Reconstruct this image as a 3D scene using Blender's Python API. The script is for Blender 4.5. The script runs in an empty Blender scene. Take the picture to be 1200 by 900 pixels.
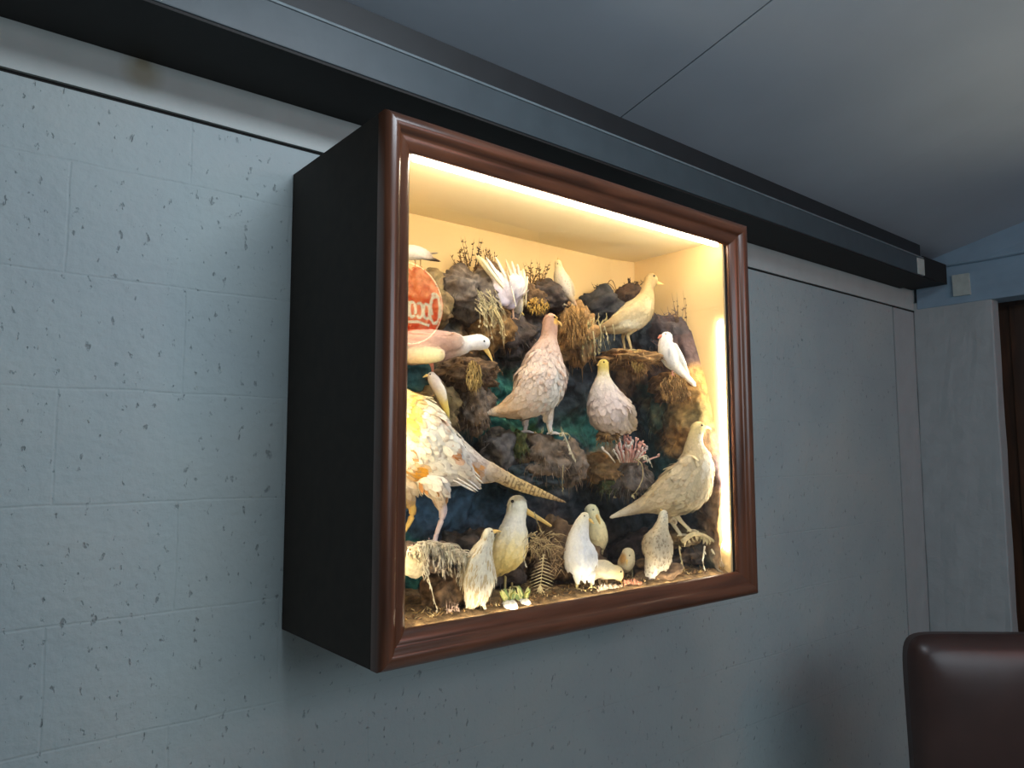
import bpy, bmesh, math, random
import numpy as np
from mathutils import Vector, Matrix, noise
random.seed(7)
SC = bpy.context.scene; COL = SC.collection
V = Vector
# ------------------------------------------------------------------ camera solved from the case's corners
CAM = V((-0.68003, -1.658513, -0.131783)); YAW, PIT, ROL, F = 0.681877, 0.091479, -0.001846, 875.37
FWD = V((math.sin(YAW)*math.cos(PIT), math.cos(YAW)*math.cos(PIT), math.sin(PIT)))
r0 = V((math.cos(YAW), -math.sin(YAW), 0)); u0 = r0.cross(FWD)
RT = r0*math.cos(ROL)+u0*math.sin(ROL); UP = -r0*math.sin(ROL)+u0*math.cos(ROL)
cd = bpy.data.cameras.new('camera'); cam = bpy.data.objects.new('camera', cd); COL.objects.link(cam)
cam.matrix_world = Matrix(((RT.x, UP.x, -FWD.x, CAM.x), (RT.y, UP.y, -FWD.y, CAM.y), (RT.z, UP.z, -FWD.z, CAM.z), (0, 0, 0, 1)))
cd.sensor_width = 36; cd.lens = 36*F/1200; cd.clip_start = .05; SC.camera = cam
def ray(x, y): return FWD+RT*((x-600)/F)-UP*((y-450)/F)
def aty(x, y, Y): d = ray(x, y); return CAM+d*((Y-CAM.y)/d.y)
def atx(x, y, X): d = ray(x, y); return CAM+d*((X-CAM.x)/d.x)
def atz(x, y, Z): d = ray(x, y); return CAM+d*((Z-CAM.z)/d.z)
FLOOR = -1.65
# ------------------------------------------------------------------ colours and materials
def lin(c): return tuple(((v/255)/12.92 if v/255 <= .04045 else ((v/255+.055)/1.055)**2.4) for v in c)
def newmat(n):
    m = bpy.data.materials.new(n); m.use_nodes = True; nt = m.node_tree
    return m, nt, nt.nodes['Principled BSDF']
def nd(nt, t, **k):
    n = nt.nodes.new(t)
    for a, b in k.items():
        if a in n.inputs: n.inputs[a].default_value = b
        else: setattr(n, a, b)
    return n
def ramp(nt, src, stops):
    r = nt.nodes.new('ShaderNodeValToRGB'); e = r.color_ramp.elements
    while len(e) < len(stops): e.new(.5)
    for i, (p, c) in enumerate(stops): e[i].position = p; e[i].color = (*c, 1) if len(c) == 3 else c
    nt.links.new(src, r.inputs[0]); return r
def coords(nt, scale=(1, 1, 1), kind='Object'):
    t = nt.nodes.new('ShaderNodeTexCoord'); m = nt.nodes.new('ShaderNodeMapping'); m.inputs['Scale'].default_value = scale
    nt.links.new(t.outputs[kind], m.inputs[0]); return m.outputs[0]
def bump(nt, bs, src, dist, strength=1):
    b = nd(nt, 'ShaderNodeBump', Strength=strength, Distance=dist); nt.links.new(src, b.inputs['Height'])
    old = bs.inputs['Normal'].links
    if old: nt.links.new(old[0].from_socket, b.inputs['Normal'])
    nt.links.new(b.outputs[0], bs.inputs['Normal'])
def plain(n, rgb, rough=.6, var=.12, sc=8, bmp=.0006, metal=0, stretch=(1, 1, 1)):
    m, nt, b = newmat(n); c = lin(rgb)
    ns = nd(nt, 'ShaderNodeTexNoise', Scale=sc, Detail=5.0); nt.links.new(coords(nt, stretch), ns.inputs['Vector'])
    r = ramp(nt, ns.outputs[0], [(.3, tuple(v*(1-var) for v in c)), (.7, tuple(min(1, v*(1+var)) for v in c))])
    nt.links.new(r.outputs[0], b.inputs['Base Color']); b.inputs['Roughness'].default_value = rough; b.inputs['Metallic'].default_value = metal
    if bmp: bump(nt, b, ns.outputs[0], bmp)
    return m
def emit(n, rgb, s):
    m, nt, b = newmat(n); b.inputs['Base Color'].default_value = (0, 0, 0, 1)
    b.inputs['Emission Color'].default_value = (*rgb, 1); b.inputs['Emission Strength'].default_value = s; return m
def stain(m, p, r, rgb):
    nt = m.node_tree; b = nt.nodes['Principled BSDF']; g = nt.nodes.new('ShaderNodeNewGeometry'); d = nd(nt, 'ShaderNodeVectorMath', operation='DISTANCE'); d.inputs[1].default_value = p
    nt.links.new(g.outputs['Position'], d.inputs[0]); r_ = ramp(nt, d.outputs['Value'], [(r*.3, (.85,)*3), (r, (0, 0, 0))]); mx = nd(nt, 'ShaderNodeMix', data_type='RGBA'); mx.inputs[7].default_value = (*lin(rgb), 1)
    src = b.inputs['Base Color'].links[0].from_socket; nt.links.new(r_.outputs[0], mx.inputs[0]); nt.links.new(src, mx.inputs[6]); nt.links.new(mx.outputs[2], b.inputs['Base Color'])
def blockwall():
    m, nt, b = newmat('painted_blockwork')
    v = coords(nt); sp = nd(nt, 'ShaderNodeSeparateXYZ'); nt.links.new(v, sp.inputs[0])
    cb = nd(nt, 'ShaderNodeCombineXYZ'); nt.links.new(sp.outputs[0], cb.inputs[0]); nt.links.new(sp.outputs[2], cb.inputs[1])
    wn = nd(nt, 'ShaderNodeTexNoise', Scale=6.0, Detail=2.0); nt.links.new(v, wn.inputs['Vector'])
    mx = nd(nt, 'ShaderNodeVectorMath', operation='SCALE'); mx.inputs['Scale'].default_value = .012; nt.links.new(wn.outputs['Color'], mx.inputs[0])
    ad = nd(nt, 'ShaderNodeVectorMath', operation='ADD'); nt.links.new(cb.outputs[0], ad.inputs[0]); nt.links.new(mx.outputs[0], ad.inputs[1])
    br = nd(nt, 'ShaderNodeTexBrick'); br.inputs['Scale'].default_value = 1; br.inputs['Brick Width'].default_value = .45
    br.inputs['Row Height'].default_value = .225; br.inputs['Mortar Size'].default_value = .004; br.inputs['Mortar Smooth'].default_value = 1
    nt.links.new(ad.outputs[0], br.inputs['Vector'])
    pt = nd(nt, 'ShaderNodeTexNoise', Scale=62.0, Detail=3.0, Roughness=.6); mp = coords(nt, (1, 1, .55)); nt.links.new(mp, pt.inputs['Vector'])
    pits = ramp(nt, pt.outputs[0], [(.3, (0, 0, 0)), (.37, (1, 1, 1))])
    big = nd(nt, 'ShaderNodeTexNoise', Scale=2.2, Detail=4.0); nt.links.new(v, big.inputs['Vector'])
    base = ramp(nt, big.outputs[0], [(.3, lin((153, 165, 168))), (.5, lin((160, 172, 173))), (.7, lin((168, 176, 174)))])
    m1 = nd(nt, 'ShaderNodeMix', data_type='RGBA', blend_type='MULTIPLY'); m1.inputs[0].default_value = .38
    nt.links.new(base.outputs[0], m1.inputs[6]); nt.links.new(pits.outputs[0], m1.inputs[7])
    nt.links.new(m1.outputs[2], b.inputs['Base Color']); b.inputs['Roughness'].default_value = .62
    inv = nd(nt, 'ShaderNodeMath', operation='SUBTRACT'); inv.inputs[0].default_value = 1; nt.links.new(br.outputs['Fac'], inv.inputs[1])
    bump(nt, b, inv.outputs[0], .0014, .5); bump(nt, b, pits.outputs[0], .0016)
    fine = nd(nt, 'ShaderNodeTexNoise', Scale=55.0, Detail=6.0); nt.links.new(v, fine.inputs['Vector']); bump(nt, b, fine.outputs[0], .0025)
    bump(nt, b, big.outputs[0], .02); return m
def wood(n, c1, c2, rough=.3, scale=(30, 30, 3)):
    m, nt, b = newmat(n)
    v = coords(nt, scale); ns = nd(nt, 'ShaderNodeTexNoise', Scale=1.2, Detail=7.0, Distortion=.6); nt.links.new(v, ns.inputs['Vector'])
    r = ramp(nt, ns.outputs[0], [(.3, lin(c1)), (.72, lin(c2))]); nt.links.new(r.outputs[0], b.inputs['Base Color'])
    b.inputs['Roughness'].default_value = rough; b.inputs['Coat Weight'].default_value = .25; b.inputs['Coat Roughness'].default_value = .2
    bump(nt, b, ns.outputs[0], .0004); return m
def attrmat(n, rough=.85, nsc=60, amt=.3, bd=.001, stretch=(1, 1, 1), speck=False, trans=0):
    m, nt, b = newmat(n); a = nd(nt, 'ShaderNodeAttribute', attribute_name='Col')
    ns = nd(nt, 'ShaderNodeTexNoise', Scale=nsc, Detail=5.0)
    if speck:
        f = nd(nt, 'ShaderNodeAttribute', attribute_name='flow'); nt.links.new(f.outputs['Vector'], ns.inputs['Vector'])
    else: nt.links.new(coords(nt, stretch), ns.inputs['Vector'])
    r = ramp(nt, ns.outputs[0], [(.3, (1-amt,)*3), (.65, (1, 1, 1))])
    mx = nd(nt, 'ShaderNodeMix', data_type='RGBA', blend_type='MULTIPLY'); mx.inputs[0].default_value = 1
    nt.links.new(a.outputs['Color'], mx.inputs[6]); nt.links.new(r.outputs[0], mx.inputs[7]); out = mx.outputs[2]
    nt.links.new(out, b.inputs['Base Color']); b.inputs['Roughness'].default_value = rough
    b.inputs['Specular IOR Level'].default_value = .25
    bump(nt, b, ns.outputs[0], bd); return m
M = {}
M['wall'] = blockwall()
M['render'] = plain('rough_painted_render', (164, 170, 171), .7, .05, 9, .012)
M['lintel'] = plain('painted_concrete', (178, 184, 181), .65, .05, 12, .003)
p_ = aty(168, 74, -.004); stain(M['lintel'], p_, .02, (112, 98, 50)); stain(M['lintel'], p_+V((-.0, 0, -.02)), .05, (150, 144, 122))
M['bluepaint'] = plain('pale_blue_painted_masonry', (135, 160, 178), .65, .08, 7, .006)
M['ceil'] = plain('ceiling_board_grey_paint', (162, 174, 184), .6, .05, 3, .002)
M['gap'] = plain('dark_gap', (18, 18, 17), .9)
M['soffit'] = plain('soffit_black_pocket_shade', (16, 15, 13), .7, .2, 20, .0004)  # near-black of the soffit, also used for the pocket's shade
M['steel'] = plain('grey_painted_steel', (62, 73, 78), .45, .10, 14, .0008)
M['steelpale'] = plain('pale_steel_edge', (104, 116, 120), .4, .15, 30, .0005)
M['steeldark'] = plain('dark_steel', (27, 31, 33), .5, .15, 14, .0006)
M['chip'] = plain('flaked_white_paint', (178, 186, 180), .7, .1, 30, .002)
M['carpet'] = plain('concrete_floor', (190, 188, 182), .7, .2, 6, .001, stretch=(1, 12, 1))
M['black'] = plain('matt_black_paint', (50, 40, 31), .75, .15, 30, .0003)
M['mahog'] = wood('varnished_mahogany', (62, 36, 23), (106, 64, 43), .28)
M['mahogx'] = wood('varnished_mahogany_rail', (62, 36, 23), (106, 64, 43), .28, (3, 30, 30))
M['brown'] = wood('dark_brown_timber', (44, 28, 17), (78, 50, 30), .5)
M['lining'] = plain('cream_lining_paper', (224, 194, 138), .85, .05, 4, .001)
M['plume'] = attrmat('plumage', .8, 1.0, .14, .0008, speck=True)
M['rock'] = attrmat('painted_rockwork', .9, 55, .62, .006)
M['dry'] = attrmat('dried_plant', .85, 90, .35, .0006)
M['beak'] = plain('horn_beak', (226, 190, 110), .4, .1, 60, 0)
M['beakpink'] = plain('pink_beak', (226, 140, 110), .4, .1, 60, 0)
M['eye'] = plain('glass_eye', (12, 9, 7), .08, .01, 5, 0)
M['leather'] = plain('brown_leather', (58, 40, 36), .36, .2, 5, .002)
M['leg'] = wood('dark_wood_leg', (40, 24, 16), (66, 40, 24), .4)
m, nt, b = newmat('clear_glass')
fr = nd(nt, 'ShaderNodeFresnel', IOR=1.5); tr = nd(nt, 'ShaderNodeBsdfTransparent'); gl = nd(nt, 'ShaderNodeBsdfGlossy', Roughness=0.0)
ge = nt.nodes.new('ShaderNodeNewGeometry'); io = nd(nt, 'ShaderNodeMapRange'); io.inputs['To Min'].default_value = 1.5; io.inputs['To Max'].default_value = 1/1.5
nt.links.new(ge.outputs['Backfacing'], io.inputs[0]); nt.links.new(io.outputs[0], fr.inputs['IOR'])   # thin pane: the same reflectance on both faces
mx = nt.nodes.new('ShaderNodeMixShader'); nt.links.new(fr.outputs[0], mx.inputs[0]); nt.links.new(tr.outputs[0], mx.inputs[1]); nt.links.new(gl.outputs[0], mx.inputs[2])
nt.links.new(mx.outputs[0], nt.nodes['Material Output'].inputs[0]); M['glass'] = m
M['led'] = emit('led_strip_light', (1, .89, .69), 58)
M['signred'] = emit('backlit_red_sign', (1, .06, .015), 7.0)
M['signcream'] = emit('backlit_cream_lettering', (1, .85, .55), 7.5)
M['lampglass'] = emit('lamp_globe', (1, .78, .5), 7)
# ------------------------------------------------------------------ objects
def mesh_obj(name, verts, faces, mat, parent=None, origin=(0, 0, 0), smooth=False, cols=None, flow=None):
    me = bpy.data.meshes.new(name); o_ = V(origin)
    me.from_pydata([tuple(V(v)-o_) for v in verts], [], faces); me.update()
    if mat: me.materials.append(mat)
    if smooth: me.polygons.foreach_set('use_smooth', [True]*len(me.polygons))
    if cols is not None: setcol(me, cols)
    ob = bpy.data.objects.new(name, me); COL.objects.link(ob)
    if parent: ob.parent = parent
    else: ob.location = o_
    return ob
def setcol(me, cols):
    a = me.attributes.new('Col', 'FLOAT_COLOR', 'POINT'); arr = np.ones((len(me.vertices), 4), dtype=np.float32)
    arr[:, :3] = np.asarray(cols, dtype=np.float32)[:, :3]; a.data.foreach_set('color', arr.ravel())
def empty(name, loc, label, cat, group=None):
    e = bpy.data.objects.new(name, None); COL.objects.link(e); e.location = loc; e.empty_display_size = .05
    tag(e, label, cat, group); return e
def tag(o, label=None, cat=None, group=None, kind=None):
    if label: o['label'] = label
    if cat: o['category'] = cat
    if group: o['group'] = group
    if kind: o['kind'] = kind
    return o
def boxgeo(a, b_):
    x0, y0, z0 = a; x1, y1, z1 = b_
    v = [(x0, y0, z0), (x1, y0, z0), (x1, y1, z0), (x0, y1, z0), (x0, y0, z1), (x1, y0, z1), (x1, y1, z1), (x0, y1, z1)]
    return v, [(0, 3, 2, 1), (4, 5, 6, 7), (0, 1, 5, 4), (1, 2, 6, 5), (2, 3, 7, 6), (3, 0, 4, 7)]
def box(name, a, b_, mat, parent=None, bev=.0, seg=2, origin=None, jag=0, cuts=0):
    v, f = boxgeo(a, b_); bm = bmesh.new(); vs = [bm.verts.new(p) for p in v]
    for q in f: bm.faces.new([vs[i] for i in q])
    if bev: bmesh.ops.bevel(bm, geom=bm.edges[:], offset=bev, segments=seg, affect='EDGES', profile=.5)
    if cuts: bmesh.ops.subdivide_edges(bm, edges=[e for e in bm.edges if e.calc_length() > .1], cuts=cuts, use_grid_fill=True)
    if jag:
        for vv in bm.verts:
            n_ = noise.noise_vector(vv.co*9)+noise.noise_vector(vv.co*30)*.5; vv.co += n_*jag
    org = V(origin) if origin is not None else (V(a)+V(b_))/2
    if parent: org = parent.location
    for vv in bm.verts: vv.co -= org
    me = bpy.data.meshes.new(name); bm.to_mesh(me); bm.free(); me.materials.append(mat)
    o = bpy.data.objects.new(name, me); COL.objects.link(o)
    if parent: o.parent = parent
    else: o.location = org
    return o
def struct(*a, **k): o = box(*a, **k); o['kind'] = 'structure'; return o
# ------------------------------------------------------------------ the room
dc = ray(-112, 803); SL = dc.z/dc.y                       # ceiling falls towards the wall
def ceilz(y): return .862+SL*(y+.205)
RX, FY, LX = 3.35, -3.75, -3.4
ZC = .597
struct('wall_back', (LX, 0, FLOOR), (3.109, .2, ZC-.0085), M['wall'], origin=(0, 0, 0))
struct('wall_back', (3.124, .001, FLOOR), (RX+.1, .2, ZC-.0085), M['render'], origin=(0, 0, 0))
struct('wall_back', (LX, -.003, ZC), (RX+.1, .2, 1.05), M['lintel'], jag=.0012, cuts=40)
struct('wall_back', (LX, .006, FLOOR), (RX+.1, .21, 1.04), M['gap'])
# pier and lintel of the return wall
struct('wall_right', (RX, -.362, FLOOR), (RX+.085, 0, .638), M['render'], bev=.006, jag=.004, cuts=14)
struct('wall_right', (RX-.004, FY, .60), (RX+.14, -.02, .80), M['bluepaint'], bev=.004, jag=.003, cuts=14)
struct('wall_right', (RX-.03, FY, .79), (RX+.14, 0, 1.75), M['bluepaint'], bev=.012, jag=.008, cuts=22)
struct('wall_right', (RX-.02, -.275, .636), (RX+.06, -.20, .742), M['chip'], jag=.003, cuts=4)
struct('wall_right', (RX+.2, -.4, FLOOR), (RX+.3, 0, .62), M['brown'])
struct('wall_right', (RX, FY, FLOOR), (RX+.25, -1.5, .62), M['render'])
d = struct('door_1', (RX+.21, -1.5, FLOOR), (RX+.25, -.36, .62), M['brown'], origin=(RX+.23, -.9, FLOOR))
for k in range(6):
    box('door_board', (RX+.192, -1.49+k*.188, FLOOR+.02), (RX+.21, -1.49+k*.188+.18, .59), M['brown'], d, bev=.004).location = V((0, 0, 0))
# children carry world-built verts relative to the parent's origin
struct('wall_left', (LX-.1, FY, FLOOR), (LX, .2, 1.9), M['wall'], origin=(0, 0, 0))
struct('wall_front', (LX, FY-.1, FLOOR), (RX+.14, FY, 1.9), M['render'])
struct('floor', (LX, FY, FLOOR-.05), (RX+.3, .2, FLOOR), M['carpet'])
# sloping ceiling boards with open joints
seam = [atz(740, 130, .866).x]
xs = [LX, seam[0]-2.44, seam[0]-1.22, seam[0], seam[0]+1.22, seam[0]+2.44, RX+.14]
def slab(name, x0, x1, y0, y1, off, th, mat):
    v = []
    for x in (x0, x1):
        for y in (y0, y1):
            for t in (off, off+th): v.append((x, y, ceilz(y)+t))
    f = [(0, 1, 3, 2), (4, 6, 7, 5), (0, 2, 6, 4), (1, 5, 7, 3), (0, 4, 5, 1), (2, 3, 7, 6)]
    o = mesh_obj(name, v, f, mat); o['kind'] = 'structure'; return o
for i in range(len(xs)-1):
    gp = .003 if abs(xs[i]-seam[0]) < .01 else .0003; gq = .003 if abs(xs[i+1]-seam[0]) < .01 else .0003
    slab('ceiling', xs[i]+gp, xs[i+1]-gq, FY, .0, 0, .004, M['ceil'])
slab('ceiling', LX, RX+.14, FY, .1, .016, .02, M['gap'])
# steel beam under the ceiling edge, standing off the wall
BX1 = 3.045
bp = []
def skew(o):
    for v in o.data.vertices: w = o.location+v.co; v.co.y += (w.x+.37)*.0147*min(1, -w.y/.23)
skew(struct('trim_1', (LX, -.232, .6985), (BX1, -.004, .786), M['steel'], bev=.002, cuts=6))
skew(struct('trim_2', (LX, -.2355, .784), (BX1+.002, -.20, .791), M['steelpale'], bev=.002, cuts=6))  # lip along the fascia's top edge, paler than the face
skew(struct('trim_3', (LX, -.219, .791), (BX1, -.01, ceilz(-.205)-.001), M['steeldark'], cuts=6))  # set-back strip above the fascia, darker in colour
skew(struct('trim_4', (LX, -.229, .6925), (BX1+.15, -.004, .6985), M['soffit'], cuts=6))
struct('pocket_shade', (BX1+.005, -.18, .70), (RX-.03, -.01, .80), M['soffit'])  # dark block standing in for the shade in the pocket past the beam
struct('trim_6', (BX1-.07, -.186, .702), (BX1+.006, -.13, .782), M['chip'], bev=.003, jag=.003, cuts=3)
# rust stain: small patch of rusty drip on the concrete strip
# ------------------------------------------------------------------ armchair seen from behind
def superpad(name, c, ax, half, mat, parent, p=4.0, n=22, puff=.0):
    """rounded cushion block: superellipsoid in the frame ax (3 unit vectors)"""
    bm = bmesh.new(); bmesh.ops.create_cube(bm, size=2); bmesh.ops.subdivide_edges(bm, edges=bm.edges[:], cuts=n, use_grid_fill=True)
    vs = []
    for v in bm.verts:
        q = v.co.copy(); mm = max(abs(q.x), abs(q.z)); m_ = (abs(q.x)**p+abs(q.z)**p)**(1/p)
        if mm > 1e-6: q.x *= mm/m_; q.z *= mm/m_
        q.y *= .22+.78*math.sqrt(max(0, 1-mm**6)); e_ = (1-abs(v.co.y)**4)*.0+1; q.x *= e_
        s = 1+puff*(1-min(1, q.x*q.x))*(1-min(1, q.z*q.z)) if abs(v.co.y) > .99 else 1
        w = V(c)+ax[0]*(q.x*half[0])+ax[1]*(q.y*half[1]*s)+ax[2]*(q.z*half[2]); vs.append(w)
    fs = [[v.index for v in f.verts] for f in bm.faces]; bm.free()
    return mesh_obj(name, vs, fs, mat, parent, parent.location, True)
R2 = V((math.cos(YAW+.03), -math.sin(YAW+.03), 0)); F2 = V((math.sin(YAW+.03), math.cos(YAW+.03), 0)); ZU = V((0, 0, 1))
tl = CAM+ray(1072, 748)*2.28
cw, chh = .29, (tl.z-FLOOR)
cc = V((tl.x, tl.y, FLOOR))+R2*cw+F2*.06
ch = empty('armchair', cc, 'brown leather chair with a rounded high back, standing by the wall below the pier', 'chair')
lean = (ZU+F2*.05).normalized(); 
superpad('backrest', V((cc.x, cc.y, FLOOR+.28+(chh-.28)/2)), (R2, F2, lean), (cw, .07, (chh-.28)/2), M['leather'], ch, 11, 30, .35)
superpad('seat', V((cc.x, cc.y, FLOOR+.36))-F2*.28, (R2, F2, ZU), (cw-.01, .27, .085), M['leather'], ch, 6, 14, .1)
for s in (-1, 1):
    for t in (.0, -.48):
        b0 = V((cc.x, cc.y, FLOOR))+R2*(s*(cw-.05))+F2*t; q = [b0+R2*a*.02+F2*b_*.02 for a, b_ in ((-1, -1), (1, -1), (1, 1), (-1, 1))]
        q2 = [V((cc.x, cc.y, FLOOR+.30))+R2*(s*(cw-.05))+F2*t+R2*a*.028+F2*b_*.028 for a, b_ in ((-1, -1), (1, -1), (1, 1), (-1, 1))]
        mesh_obj('leg', q+q2, [(3, 2, 1, 0), (4, 5, 6, 7), (0, 1, 5, 4), (1, 2, 6, 5), (2, 3, 7, 6), (3, 0, 4, 7)], M['leg'], ch, cc)
# ------------------------------------------------------------------ the display case
W, D, H2, FW = 1.18954, .44353, .525, .065
case = empty('display_case', (W/2, -D/2, -H2), 'wall-hung glazed mahogany case lit inside and full of mounted birds', 'display case')
IB, IT, IZ, IR, IL = -.052, .475, -.468, 1.122, .05
FB = -D+.032                                             # back of the frame
box('side_panel', (0, FB, -H2), (.02, 0, H2), M['black'], case, bev=.0015)
box('side_panel', (W-.02, FB, -H2), (W, 0, H2), M['black'], case, bev=.0015)
box('top_panel', (.02, FB, H2-.02), (W-.02, 0, H2), M['black'], case)
box('bottom_panel', (.02, FB, -H2), (W-.02, 0, -H2+.02), M['black'], case)
box('back_panel', (.02, -.02, -H2+.02), (W-.02, -.002, H2-.02), M['brown'], case)
# cream lining: back, chamfered corner, sides, top, base
def lining_geo():
    path = [(IL, FB+.004), (IL, IB), (1.018, IB), (1.10, -.072), (1.112, -.078), (IR, FB+.004)]
    v = []; f = []
    for x, y in path: v += [(x, y, IZ), (x, y, IT)]
    for i in range(len(path)-1): f.append((2*i, 2*i+2, 2*i+3, 2*i+1))
    return v, f
lv, lf = lining_geo(); ln = mesh_obj('wall_lining', lv, lf, M['lining'], case, case.location)
sm = ln.modifiers.new('s', 'SOLIDIFY'); sm.thickness = .008; sm.offset = 1
box('top_lining', (.02, FB+.003, IT), (W-.02, -.02, IT+.03), plain('lit_cream_lining', (246, 230, 186), .85, .03, 4, .001), case)  # paler copy of the lining, the strip's glow mixed into its colour
box('base_board', (.02, FB+.003, IZ-.035), (W-.02, -.02, IZ), M['black'], case)
prof = [(0, -.032), (0, -.008), (.003, -.001), (.009, .003), (.017, .0045), (.025, .003), (.031, -.001), (.034, -.006), (.037, -.0085), (.043, -.009), (.048, -.0105), (.055, -.0135), (.061, -.018), (.065, -.0223), (.065, -.03), (.052, -.032)]
def rail(a, b_, inn, mat):
    """mitred frame rail from corner a to b (x,z); inn = (towards the opening at a), at b mirrored"""
    v = []; n = len(prof); fine = prof
    for c, s in ((a, inn[0]), (b_, inn[1])):
        for u, h in fine: v.append((c[0]+s[0]*u, -D-h, c[1]+s[1]*u))
    f = [(i, (i+1) % n, n+(i+1) % n, n+i) for i in range(n)]+[tuple(range(n))[::-1], tuple(range(n, 2*n))]
    o = mesh_obj('frame_rail', v, f, mat, case, case.location)
    bm = bmesh.new(); bm.from_mesh(o.data); bmesh.ops.recalc_face_normals(bm, faces=bm.faces[:])
    for q in bm.faces: q.smooth = len(q.verts) == 4
    for e in bm.edges:
        if len(e.link_faces) == 2 and e.calc_face_angle() > .75: e.smooth = False
    bm.to_mesh(o.data); bm.free(); return o
TL, TR, BR, BL = (0, H2), (W, H2), (W, -H2), (0, -H2)
rail(TL, BL, ((1, -1), (1, 1)), M['mahog']); rail(TR, BR, ((-1, -1), (-1, 1)), M['mahog'])
rail(TL, TR, ((1, -1), (-1, -1)), M['mahogx']); rail(BL, BR, ((1, 1), (-1, 1)), M['mahogx'])
GY = -.4185
box('glass_pane', (.055, GY, -H2+.055), (W-.055, GY+.003, H2-.055), M['glass'], case)
# light strips behind the frame
def strip(a, b_, lab, mat=None):
    o = box('led_strip', a, b_, mat or M['led'], None); tag(o, lab, 'light strip')
strip((.08, -.412, .452), (1.09, -.404, .464), 'warm light strip hidden behind the top rail of the case')
strip((1.106, -.402, -.40), (1.116, -.392, .24), 'warm light strip hidden behind the right rail of the case')
strip((.056, -.405, -.40), (.064, -.395, .30), 'warm light strip hidden behind the left rail of the case', emit('led_strip_light_soft', (1, .86, .58), 34))
strip((.10, -.4125, -.4660), (1.07, -.4075, -.4627), 'thin warm light strip hidden behind the bottom rail of the case', emit('led_strip_light_dim', (1, .87, .64), 42))
# ------------------------------------------------------------------ rockwork inside the case
def fbm(p, o=4): return noise.fractal(p, 1.0, 2.1, o)
C = dict(slate=(98, 94, 96), dslate=(58, 66, 72), blue=(62, 86, 104), teal=(60, 124, 112), dteal=(40, 76, 76), brown=(158, 126, 92), dbrown=(98, 78, 62),
         ochre=(206, 158, 92), moss=(146, 130, 84), grey=(150, 140, 130), green=(70, 108, 62), purple=(98, 80, 80), straw=(206, 188, 140), pale=(228, 216, 184))
def px_of(p):
    d = p-CAM; z = d.dot(FWD); return 600+F*d.dot(RT)/z, 450-F*d.dot(UP)/z
rockroot = empty('rockwork', (.6, -.2, IZ), 'painted papier-mache rockwork with ledges filling the back of the case', 'rockwork')
# paint patches of the backdrop: centre as seen, radius, colour
PATCH = [(495, 335, 30, 'brown'), (500, 460, 26, 'dteal'), (520, 465, 22, 'moss'), (545, 340, 34, 'grey'), (575, 375, 24, 'ochre'), (540, 360, 18, 'moss'), (615, 355, 20, 'dbrown'), (635, 340, 22, 'slate'),
 (672, 375, 24, 'brown'), (668, 400, 20, 'ochre'), (620, 400, 18, 'slate'), (600, 400, 20, 'dbrown'), (545, 440, 26, 'brown'), (548, 480, 20, 'grey'), (585, 450, 24, 'teal'), (575, 500, 24, 'teal'), (590, 425, 18, 'slate'),
 (585, 535, 24, 'slate'), (608, 520, 14, 'green'), (560, 525, 22, 'dslate'), (690, 440, 22, 'dslate'), (672, 470, 24, 'dslate'), (690, 500, 26, 'teal'), (675, 525, 16, 'blue'), (700, 480, 20, 'dteal'), (660, 560, 20, 'grey'),
 (708, 352, 18, 'slate'), (730, 345, 14, 'dbrown'), (760, 400, 22, 'dslate'), (715, 395, 18, 'dslate'), (745, 430, 20, 'brown'), (770, 440, 22, 'purple'), (790, 400, 26, 'purple'), (795, 465, 26, 'ochre'), (780, 475, 20, 'moss'),
 (765, 455, 14, 'teal'), (770, 500, 24, 'dteal'), (745, 500, 20, 'dslate'), (790, 510, 18, 'ochre'), (810, 480, 18, 'moss'), (815, 520, 18, 'brown'), (705, 550, 22, 'brown'), (712, 565, 12, 'green'), (775, 550, 20, 'dteal'),
 (840, 600, 30, 'brown'), (850, 560, 22, 'purple'), (845, 640, 26, 'brown'), (800, 640, 30, 'slate'), (745, 610, 40, 'dslate'), (700, 590, 40, 'dslate'), (640, 560, 26, 'dteal'), (600, 590, 40, 'blue'), (555, 600, 34, 'blue'),
 (530, 590, 24, 'blue'), (560, 640, 30, 'dbrown'), (640, 600, 30, 'slate'), (660, 640, 30, 'dbrown'), (720, 640, 30, 'dbrown'), (640, 680, 24, 'brown'), (810, 590, 24, 'blue'), (500, 690, 30, 'teal'), (490, 710, 20, 'dteal'), (530, 680, 26, 'dbrown'), (820, 660, 20, 'dteal')]
PC = np.array([(x, y, r) for x, y, r, c in PATCH], dtype=float); PK = np.array([lin(C[c]) for *_, c in PATCH])
def paint(P):
    out = np.zeros((len(P), 3)); camv = np.array(CAM)
    d = P-camv; z = d@np.array(FWD); px = 600+F*(d@np.array(RT))/z; py = 450-F*(d@np.array(UP))/z
    for i in range(len(P)):
        n_ = noise.noise_vector(V(P[i])*28)*9+noise.noise_vector(V(P[i])*80)*5
        q = ((px[i]+n_.x-PC[:, 0])**2+(py[i]+n_.y-PC[:, 1])**2)/(PC[:, 2]**2)
        w = np.exp(-2.2*q)+1e-9; out[i] = (w[:, None]*PK).sum(0)/w.sum()
    return out
def behind(v):
    y0 = -.376
    if v.y < y0: v = V((v.x, y0-.024*(1-math.exp(-(y0-v.y)/.024)), v.z))
    if v.x > 1.116: v = V((1.116, v.y, v.z))
    if v.z < IZ+.004: v = V((v.x, v.y, IZ+.004))
    return v
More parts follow.
